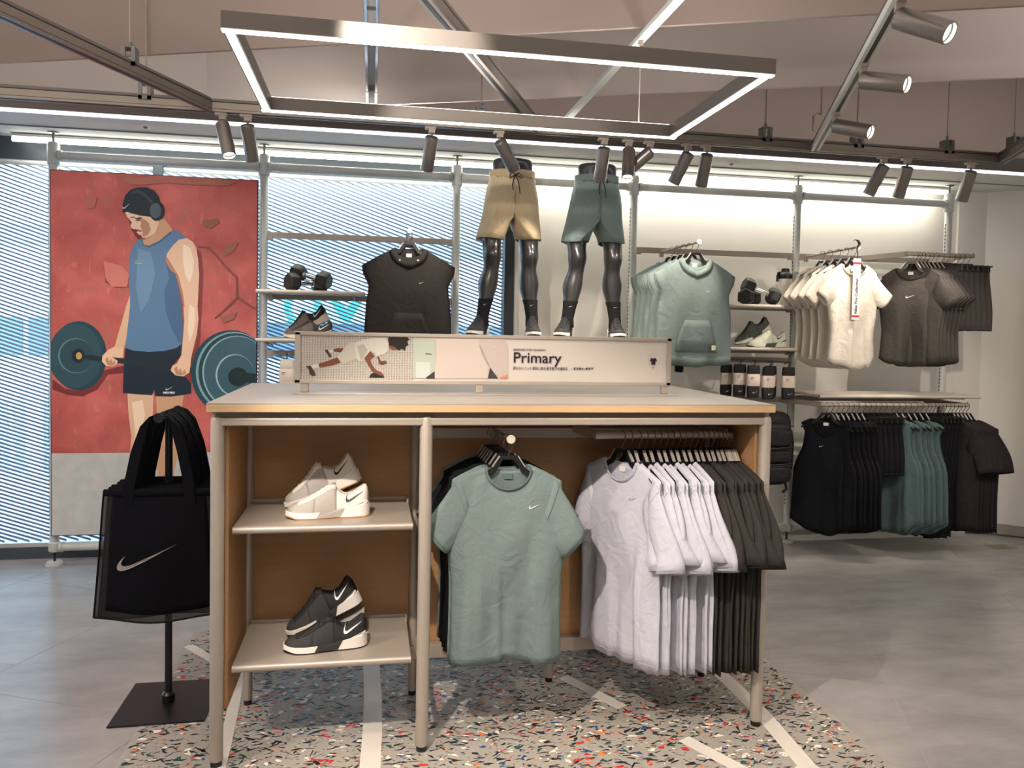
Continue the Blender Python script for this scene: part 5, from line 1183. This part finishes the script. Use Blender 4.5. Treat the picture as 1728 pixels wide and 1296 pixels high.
# wall: lower rail
rail(3.115, 4.30, 5.0, 1.088, 'lower wall rail carrying black and dark green sportswear')
kt = make_top('tank', 'tank_shirt', '', 'tank top', (C_NAVY,C_NAVY_D), 'black tank tops', 61, 1., LOGO_W, nx=24, nt=18, logo_pos=(-.02,-.20,.034))
kt2 = make_top('tank', 'tank_shirt', '', 'tank top', (C_NAVY,C_NAVY_D), 'black tank tops', 62, .7, None)
for i in range(7):
    hang(kt if i == 0 else kt2, 0, 3.165+.04*i, 5.0, 1.103, -PI/2+rad([48,24,26,22,25,23,22][i]), 'black tank top with small logo, first on the lower wall rail' if i == 0 else 'black tank top %s on the lower wall rail' % ORD[i], HP, 'black hanger of the %s black tank top' % ORD[i])
ks = make_bottoms('training_shorts', '', (C_NAVY,C_NAVY_D), 'black shorts', .40, 7, .13, thick=.8)
for i in range(5):
    hang(ks, 0, 3.455+.042*i, 5.0, 1.103, -PI/2+rad(26), 'black training shorts %s on the lower wall rail' % ORD[i], HC, 'clip hanger of the %s black shorts' % ORD[i])
tt = make_top('tank', 'tank_shirt', '', 'tank top', (C_TEAL,C_TEAL_D), 'dark green tank tops', 71, .9, None, nx=24, nt=18)
for i in range(6):
    hang(tt, 0, 3.675+.048*i, 5.0, 1.103, -PI/2+rad([34,25,28,24,27,25][i]), 'dark sage tank top %s on the lower wall rail' % ORD[i], HP, 'black hanger of the %s green tank top' % ORD[i], -.01*(i % 2))
lg = make_bottoms('leggings', '', (C_NAVY,C_NAVY_D), 'black leggings', .87, 9, .13, thick=.8)
for i in range(6):
    hang(lg, 0, 3.955+.030*i, 5.0, 1.103, -PI/2+rad(20), 'black leggings %s on the lower wall rail' % ORD[i], HC, 'clip hanger of the %s black leggings' % ORD[i], .01*(i % 2))
pt = make_top('boxy', 'tshirt', '', 't-shirt', (cloth('plum black jersey', (40,35,38)),C_NAVY_D), 'plum black tees', 81, .65, None)
for i in range(6):
    hang(pt, 0, 4.14+.030*i, 5.0, 1.103, -PI/2+rad([26,25,27,24,26,28][i]), 'plum black t-shirt %s at the end of the lower wall rail' % ORD[i], HP, 'black hanger of the %s plum black tee' % ORD[i])
clean()
# ------------------------------------------------------------------ half mannequins in shorts
MANQ = M('gunmetal mannequin', (66,65,66), .28, .45, coat=.35)
C_TAN = cloth('tan nylon', (214,194,158), .6, fine=600, amount=.05, fold=.45); C_TAN_D = cloth('tan nylon band', (204,184,148), .65, fold=.3)
C_SAGEN = cloth('sage nylon', (132,150,148), .6, fine=600, amount=.05, fold=.45); C_SAGEN_D = cloth('sage nylon band', (120,137,135), .65, fold=.3)
SOCK = cloth('black sock knit', (24,24,26)); 
def make_mannequin(x, label, body, band, seed):
    root = thing('half_mannequin', label, 'mannequin', (x,5.13,1.5255), group='half mannequins on the wall shelf')
    MB().span((-.16,-.12,0), (.16,.13,.008)).build('base_plate', BLACKP, root, bevel=.002)
    MB().cyl((.15,.10,.008), (.15,.085,.42), .008).build('calf_rod', ALU, root, True)
    mb = MB()
    # hips and waist
    mb.loft([[(rx*cos(2*PI*k/28), cy+ry*sin(2*PI*k/28), z) for k in range(28)] for z, rx, ry, cy in
             ((.76,.150,.095,.01),(.84,.165,.110,.015),(.92,.163,.112,.018),(1.00,.148,.102,.012),(1.08,.137,.094,.005),(1.14,.136,.092,.0),(1.165,.130,.088,0),(1.176,.115,.075,0))])
    tabs = []
    # each leg: height, centre x, centre y, half width, half depth
    for s, fx, kx in ((-1,-.185,-.130),(1,.150,.120)):
        tx = -.140 if s < 0 else .114
        T = [(.82,s*.078,.0,.064,.085),(.74,lerp(s*.082,tx,.7),-.002,.066,.082),(.65,lerp(tx,kx,.4),-.005,.064,.074),(.60,lerp(tx,kx,.8),-.008,.058,.068),(.565,kx,-.014,.057,.066),(.535,kx,-.020,.058,.066),(.505,kx,-.016,.054,.059),(.475,kx,-.006,.048,.052),
             (.44,lerp(kx,fx,.10)-.002*s,.006,.049,.054),(.40,lerp(kx,fx,.20),.015,.057,.062),(.36,lerp(kx,fx,.30)+.003*s,.021,.062,.067),(.32,lerp(kx,fx,.42)-.002*s,.020,.058,.063),(.27,lerp(kx,fx,.54)-.002*s,.014,.047,.052),(.22,lerp(kx,fx,.70),.008,.039,.043),(.17,lerp(kx,fx,.86),.004,.035,.039),(.13,fx,.002,.034,.039),(.09,fx,.0,.035,.042),(.05,fx,-.01,.034,.06)]
        tabs.append(T); rg = []
        for z, cx, cy, rx, ry in T:
            ring = []; kk = 1.10 if .2 < z < .6 else 1.06; rx *= kk; ry *= kk
            for k in range(24):
                a = 2*PI*k/24; e = rx*cos(a); f = ry*sin(a)
                if .25 < z < .46: f *= 1.0+.10*(f > 0); e *= 1+.06*sin(a)               # calf fullness behind
                if .50 < z < .58 and f < 0: f *= 1+.22*abs(sin(a))**4                                     # kneecap
                ring.append((cx+e, cy+f, z))
            rg.append(ring)
        mb.loft(rg)
    mb.build('legs', MANQ, root, True, sub=1)
    # socks follow the ankles
    for T in tabs:
        rev = T[::-1]
        col = lambda z, i: pw([(r[0],r[i]) for r in rev], z)
        MB().loft([[(col(z,1)+(col(z,3)*1.08+.004)*cos(2*PI*k/20), col(z,2)+(col(z,4)*1.08+.004)*sin(2*PI*k/20), z) for k in range(20)] for z in (.250,.246,.22,.19,.16,.13,.10,.07)], True, False, False).build('sock', SOCK, root, True, solid=.002)
        o = swoosh_mb(.024, .001).build('sock_logo', LOGO_W, root); o.location = (col(.21,1)-.016,col(.21,2)-col(.21,4)*1.08-.008,.208)
    # shoes
    for fx, rz in ((-.185, 62), (.150, 84)):
        sh = make_shoe('', (S_BLACK,S_CHAR,S_SOLEW,S_SOLEW,S_BLACK,S_BLACK,S_WLOGO,S_BLACK), None)
        for k in ('label','category','group'):
            if k in sh: del sh[k]
        sh.name = 'shoe'; sh.parent = root; r = rad(rz)
        sh.rotation_euler = (0,0,r); d = .075
        sh.location = (fx-d*cos(r), .015-d*sin(r), .008); sh.scale = (.93,1,1)
    # shorts: two halves meeting in the centre seam
    rnd = random.Random(seed); p1, p2, p3 = (rnd.uniform(0,6) for _ in range(3))
    Hs = [1.090,1.060,1.035,1.00,.96,.91,.86,.82,.78,.73,.69,.645]
    tab = {-1: ([(.645,-.232),(.75,-.210),(.86,-.192),(.95,-.176),(1.03,-.156),(1.09,-.147)], [(.645,-.055),(.73,-.026),(.79,-.003),(.80,0),(1.09,0)]),
            1: ([(.645,.202),(.75,.193),(.86,.182),(.95,.172),(1.03,.154),(1.09,.147)], [(.645,.028),(.73,.010),(.79,.002),(.80,0),(1.09,0)])}
    shorts = bpy.data.objects.new('shorts', None); COL.objects.link(shorts); shorts.parent = root
    for s in (-1, 1):
        xo_t, xi_t = tab[s]; rg = []
        for h in Hs:
            xo, xi = pw(xo_t,h), pw(xi_t,h); b = 1-sm(h,.64,.79)
            ry = pw([(.645,.122),(.80,.128),(.92,.130),(1.03,.112),(1.09,.106)], h)
            ring = []; n = 40
            for k in range(n):
                a = 2*PI*k/n
                ex, ey = (xi+xo)/2+(xo-xi)/2*cos(a), ry*sin(a)                           # ellipse
                c = cos(a)
                dx = xi+(xo-xi)*max(0,c) ; dy = ry*(1 if sin(a) > 0 else -1)*min(1,abs(sin(a))*1.0) if c > 0 else ry*sin(a)
                if c <= 0: dx = xi
                px, py = lerp(dx,ex,b), lerp(dy,ey,b)
                t = 1-(h-.645)/.445
                wr = 1+.06*sin(4*a+p1+6*t)*sm(t,.1,.5)+.035*sin(9*a+p2-9*t)*sm(t,.15,.5)+.022*sin(26*a)*(1-sm(t,.10,.26))
                cx = (xi+xo)/2
                if abs(c) > -.1 and (c > 0.05 or b > .3): px = cx+(px-cx)*(1+(wr-1)*.6)
                py *= wr
                ring.append((px, py+.012, h+.006*sin(2*a+p3)*sm(t,.7,1)))
            rg.append(ring)
        MB().loft(rg, True, False, False).build('shorts_leg', body, shorts, True, solid=.002, angle=0)
        hm = [tuple(lerp(a,b,.45) for a, b in zip(u,v)) for u, v in zip(rg[-2],rg[-1])]
        MB().tube([(x,y*1.01,z) for x, y, z in hm+hm[:1]], .0012, 4).build('hem_stitch', band, shorts)
    MB().loft([[((.151+.003*sin(k*PI))*cos(2*PI*k/72), .012+(.110+.004*(k % 2))*sin(2*PI*k/72), 1.095-dz) for k in range(72)] for dz in (0,.018,.036,.054)], True, False, False).build('waistband', band, shorts, True, solid=.003, angle=0)
    for s in (-1, 1):
        MB().tube([(0,-.105,1.055),(s*.022,-.116,1.066),(s*.038,-.120,1.050),(s*.040,-.122,1.030),(s*.022,-.118,1.040),(.002*s,-.110,1.053)], .0032, 6).build('bow_loop', HANG, shorts, True)
        MB().tube([(0,-.106,1.052),(s*.014,-.118,1.02),(s*.022,-.126,.985),(s*.016+.012*(s>0),-.130,.93+.02*(s<0))], .0032, 6).build('cord_end', HANG, shorts, True)
    return root
make_mannequin(.905, 'glossy grey half mannequin wearing tan shorts and black shoes', C_TAN, C_TAN_D, 3)
make_mannequin(1.486, 'glossy grey half mannequin wearing sage green shorts and black shoes', C_SAGEN, C_SAGEN_D, 8)

# ------------------------------------------------------------------ dumbbells
RUB = M('black rubber', (30,29,29), .45); 
def dumbbell(loc, axis, label):
    root = thing('hex_dumbbell', label, 'dumbbell', loc, group='black hex dumbbells')
    root.rotation_mode = 'QUATERNION'; root.rotation_quaternion = Vector(axis).normalized().to_track_quat('X','Z')
    MB().tube([(-.07,0,0),(-.055,0,0),(-.03,0,0),(0,0,0),(.03,0,0),(.055,0,0),(.07,0,0)], [.013,.0145,.016,.0175,.016,.0145,.013], 14).build('handle', CHROME, root, True)
    for s in (-1, 1):
        hx = [(.062*cos(a), .062*sin(a)) for a in [PI/6+i*PI/3 for i in range(6)]]
        mb = MB(); rg = []
        for t, k in ((0,.72),(.010,.92),(.022,1),(.066,1),(.078,.92),(.084,.72)):
            rg.append([(s*(.056+t), k*a, k*b) for a, b in hx])
        h = mb.loft(rg).build('head', RUB, root, bevel=.004)
        MB().cyl((s*.050,0,0), (s*.060,0,0), .024, seg=16).build('collar', CHROME, h, True)
        for q in (0, PI/3):
            o = swoosh_mb(.030, .001, lambda x,y,z: (s*.098+x-.015, -z+.003, .0538+y)).build('logo', LOGO_W, h); o.rotation_euler = (q,0,0)
        MB().cyl((s*.139,0,0), (s*.1405,0,0), .036, seg=18).build('end_badge', M('dark badge', (44,43,42), .4), h, True)
ZS = 1.795+.0545
dumbbell((-.425,5.235,ZS), (.80,.55,0), 'hex dumbbell lying flat on the window shelf')
dumbbell((-.395,5.225,ZS+.040), (-.76,.42,.22), 'hex dumbbell propped across the other on the window shelf')
ZS = 1.785+.0545
dumbbell((2.675,5.235,ZS), (.62,.72,0), 'hex dumbbell lying flat on the wall shelf by the bottle')
dumbbell((2.745,5.205,ZS+.045), (-.86,.10,.32), 'hex dumbbell propped up on another beside the bottle')

# ------------------------------------------------------------------ bottle, sock packs, backpack
bt = thing('sport_bottle', 'frosted sport bottle with black lid and loop on the wall shelf', 'bottle', (2.985,5.30,1.7855))
MB().lathe([(.036,0),(.042,.006),(.044,.03),(.047,.10),(.050,.17),(.0505,.20),(.046,.206)], 24).build('body', M('frosted plastic', (226,220,206), .4), bt, True)
MB().lathe([(.051,.200),(.053,.206),(.053,.232),(.047,.240),(.040,.246),(.030,.252),(.028,.275),(.018,.280)], 24).build('lid', BLACKP, bt, True)
MB().tube([(-.040,0,.246),(-.058,-.006,.240),(-.066,-.008,.215),(-.066,-.008,.180)], .006, 8, flat=(1,2)).build('loop', BLACKP, bt, True)
def sock_pack(x, y, z, label, dark, rz=0.):
    root = thing('sock_pack', label, 'sock pack', (x,y,z), rz, group='sock packs on pegs')
    c = M('black sock cotton', (34,33,35), .85, bump=(300,.4)) if dark else M('white sock cotton', (224,216,206), .85, bump=(300,.4))
    def puff(z0, z1, w0, w1, d, m, name):
        rg = []
        for i in range(7):
            t = i/6; w = lerp(w0,w1,t)*(1-.06*(2*t-1)**4); dd = d*(.7+.3*sin(PI*t))
            rg.append([(w*cos(a)*abs(cos(a))**-.4 if abs(cos(a)) > .01 else 0, dd*sin(a)*abs(sin(a))**-.3 if abs(sin(a)) > .01 else 0, lerp(z0,z1,t)) for a in [2*PI*k/16+.1 for k in range(16)]])
        return MB().loft(rg).build(name, m, root, True)
    puff(-.018, -.085, .044, .047, .022, c, 'sock_tops')
    b = puff(-.080, -.165, .050, .050, .026, M('sock band paper', (226,208,196), .6), 'paper_band')
    puff(-.160, -.250, .047, .044, .024, c, 'sock_feet')
    MB().tube([(0,-.004,.012),(.004,-.018,.02),(.002,-.024,.004),(0,-.006,-.02)], .0035, 6).build('hook', HANG, root, True)
    for k in range(2): MB().span((-.030,-.0285,-.100-.012*k), (-.004-.008*k,-.0275,-.103-.012*k)).build('print_line', PRINT_K, b)
    o = swoosh_mb(.036, .001).build('logo', LOGO_W if dark else LOGO_K, root); o.location = (-.014,-.028,-.215)
for i, (x, y, z) in enumerate([(2.545,5.30,1.372),(2.61,5.22,1.376),(2.685,5.16,1.372),(2.79,5.14,1.362),(2.86,5.24,1.366),(2.945,5.14,1.362)]):
    sock_pack(x, y, z, 'black sock pack with paper band, %s from the green hoodies' % ORD[i], True, rad([8,-6,-4,3,0,-5][i]))
for i, (x, y) in enumerate([(-.535,5.18),(-.44,5.24),(-.275,5.18),(-.17,5.20)]):
    sock_pack(x, y, 1.372, 'white sock pack %s below the window shelves' % ORD[i], False, rad([-4,5,2,-6][i]))
def make_backpack():
    root = thing('backpack', 'black backpack with stacked front pockets hanging behind the table', 'backpack', (2.775,5.12,.50))
    BP = cloth('black pack nylon', (34,33,36), .55, fold=.4)
    def lump(name, x0, x1, z0, z1, y0, y1, par=root, m=BP, r=.35):
        rg = []
        for i in range(9):
            t = i/8; k = (1-abs(2*t-1)**5)**.5 if 0 < t < 1 else .55
            cx, cz = (x0+x1)/2, lerp(z0,z1,t); hw = (x1-x0)/2*(.72+.28*k)
            rg.append([(cx+hw*cos(a)*abs(cos(a))**-.55 if abs(cos(a)) > .02 else cx, lerp(y1,y0,.5)+(y1-y0)/2*(.75+.25*k)*sin(a)*(abs(sin(a))**-.4 if abs(sin(a)) > .02 else 0), cz) for a in [2*PI*q/20+.08 for q in range(20)]])
        return MB().loft(rg).build(name, m, par, True, sub=1)
    b = lump('main_body', -.17, .17, 0, .54, -.10, .10)
    lump('front_panel', -.15, .13, .03, .46, -.15, -.06)
    lump('upper_pocket', -.14, .11, .30, .42, -.185, -.12); lump('middle_pocket', -.14, .11, .19, .27, -.19, -.12); lump('lower_pocket', -.13, .10, .05, .16, -.20, -.12)
    for z in (.295, .18, .165, .44): MB().tube([(-.14,-.185,z),(-.02,-.192,z-.004),(.11,-.180,z+.002)], .004, 6).build('zip', BLACKP, root, True)
    MB().tube([(-.04,.05,.53),(-.03,.05,.57),(.03,.05,.57),(.04,.05,.53)], .009, 8).build('grab_handle', BP, root, True)
    for s in (-1, 1): MB().tube([(s*.16,-.06,.40),(s*.178,-.06,.30),(s*.172,-.06,.12)], .007, 8).build('side_strap', BP, root, True)
    MB().tube([(.15,-.02,.02),(.16,-.02,-.03),(.13,-.02,-.05)], .010, 8).build('strap_end', BP, root, True)
make_backpack()
# folded clothes on the shelf below the mannequins
rnd = random.Random(11)
for i, (x0, x1) in enumerate([(.615,.90),(1.03,1.31),(1.48,1.76)]):
    for k in range(4):
        c = [(26,26,30),(38,36,40),(30,28,34),(64,62,66)][k]
        root = thing('folded_shirt', 'folded dark shirt %s in the %s pile under the mannequins' % (['lowest','second','third','topmost'][k], ['tan','middle','green'][i]), 'folded shirt', ((x0+x1)/2,5.17,1.1005+.030*k), rad(rnd.uniform(-2,2)), 'folded clothes piles')
        m = cloth('folded cloth %d' % k, c)
        MB().span((-.135,-.13,0), (.135,.13,.028)).build('folded_body', m, root, True, bevel=.010, seg=3)
        MB().span((-.05,-.1315,.004), (.06,-.1295,.020)).build('size_sticker', M('red sticker', (190,50,50), .5) if (i == 2 and k == 3) else M('pale sticker', (150,150,156), .5), root)
# ball under the table, cable and floor outlet by the angled wall
bl = thing('exercise_ball', 'small navy exercise ball on the mat under the table', 'ball', (1.10,3.66,.0025))
MB().lathe([(.085*sin(a),.085-.085*cos(a)) for a in [i*PI/14 for i in range(15)]], 22).build('shell', M('navy rubber', (26,30,92), .45), bl, True)
MB().lathe([(.006,.1665),(.006,.1725),(.002,.1730)], 10).build('valve', BLACKP, bl, True)
cb = tag(MB().tube([(4.75,5.50,.008),(4.92,5.44,.008),(5.05,5.34,.009),(5.2,5.22,.008),(5.45,4.99,.008),(5.8,4.68,.008)], .006, 8).build('power_cable', BLACKP, None, True), 'thin black cable along the foot of the angled wall', 'cable')
fo = thing('floor_outlet', 'flush grey floor outlet cover near the angled wall', 'outlet', (4.72,5.10,0))
MB().span((-.09,-.06,.0002), (.09,.06,.003)).build('cover', M('outlet grey', (148,136,124), .5), fo, bevel=.001)
MB().span((-.07,-.045,.003), (.07,.045,.0036)).build('lid', M('outlet grey lid', (138,126,115), .5), fo)
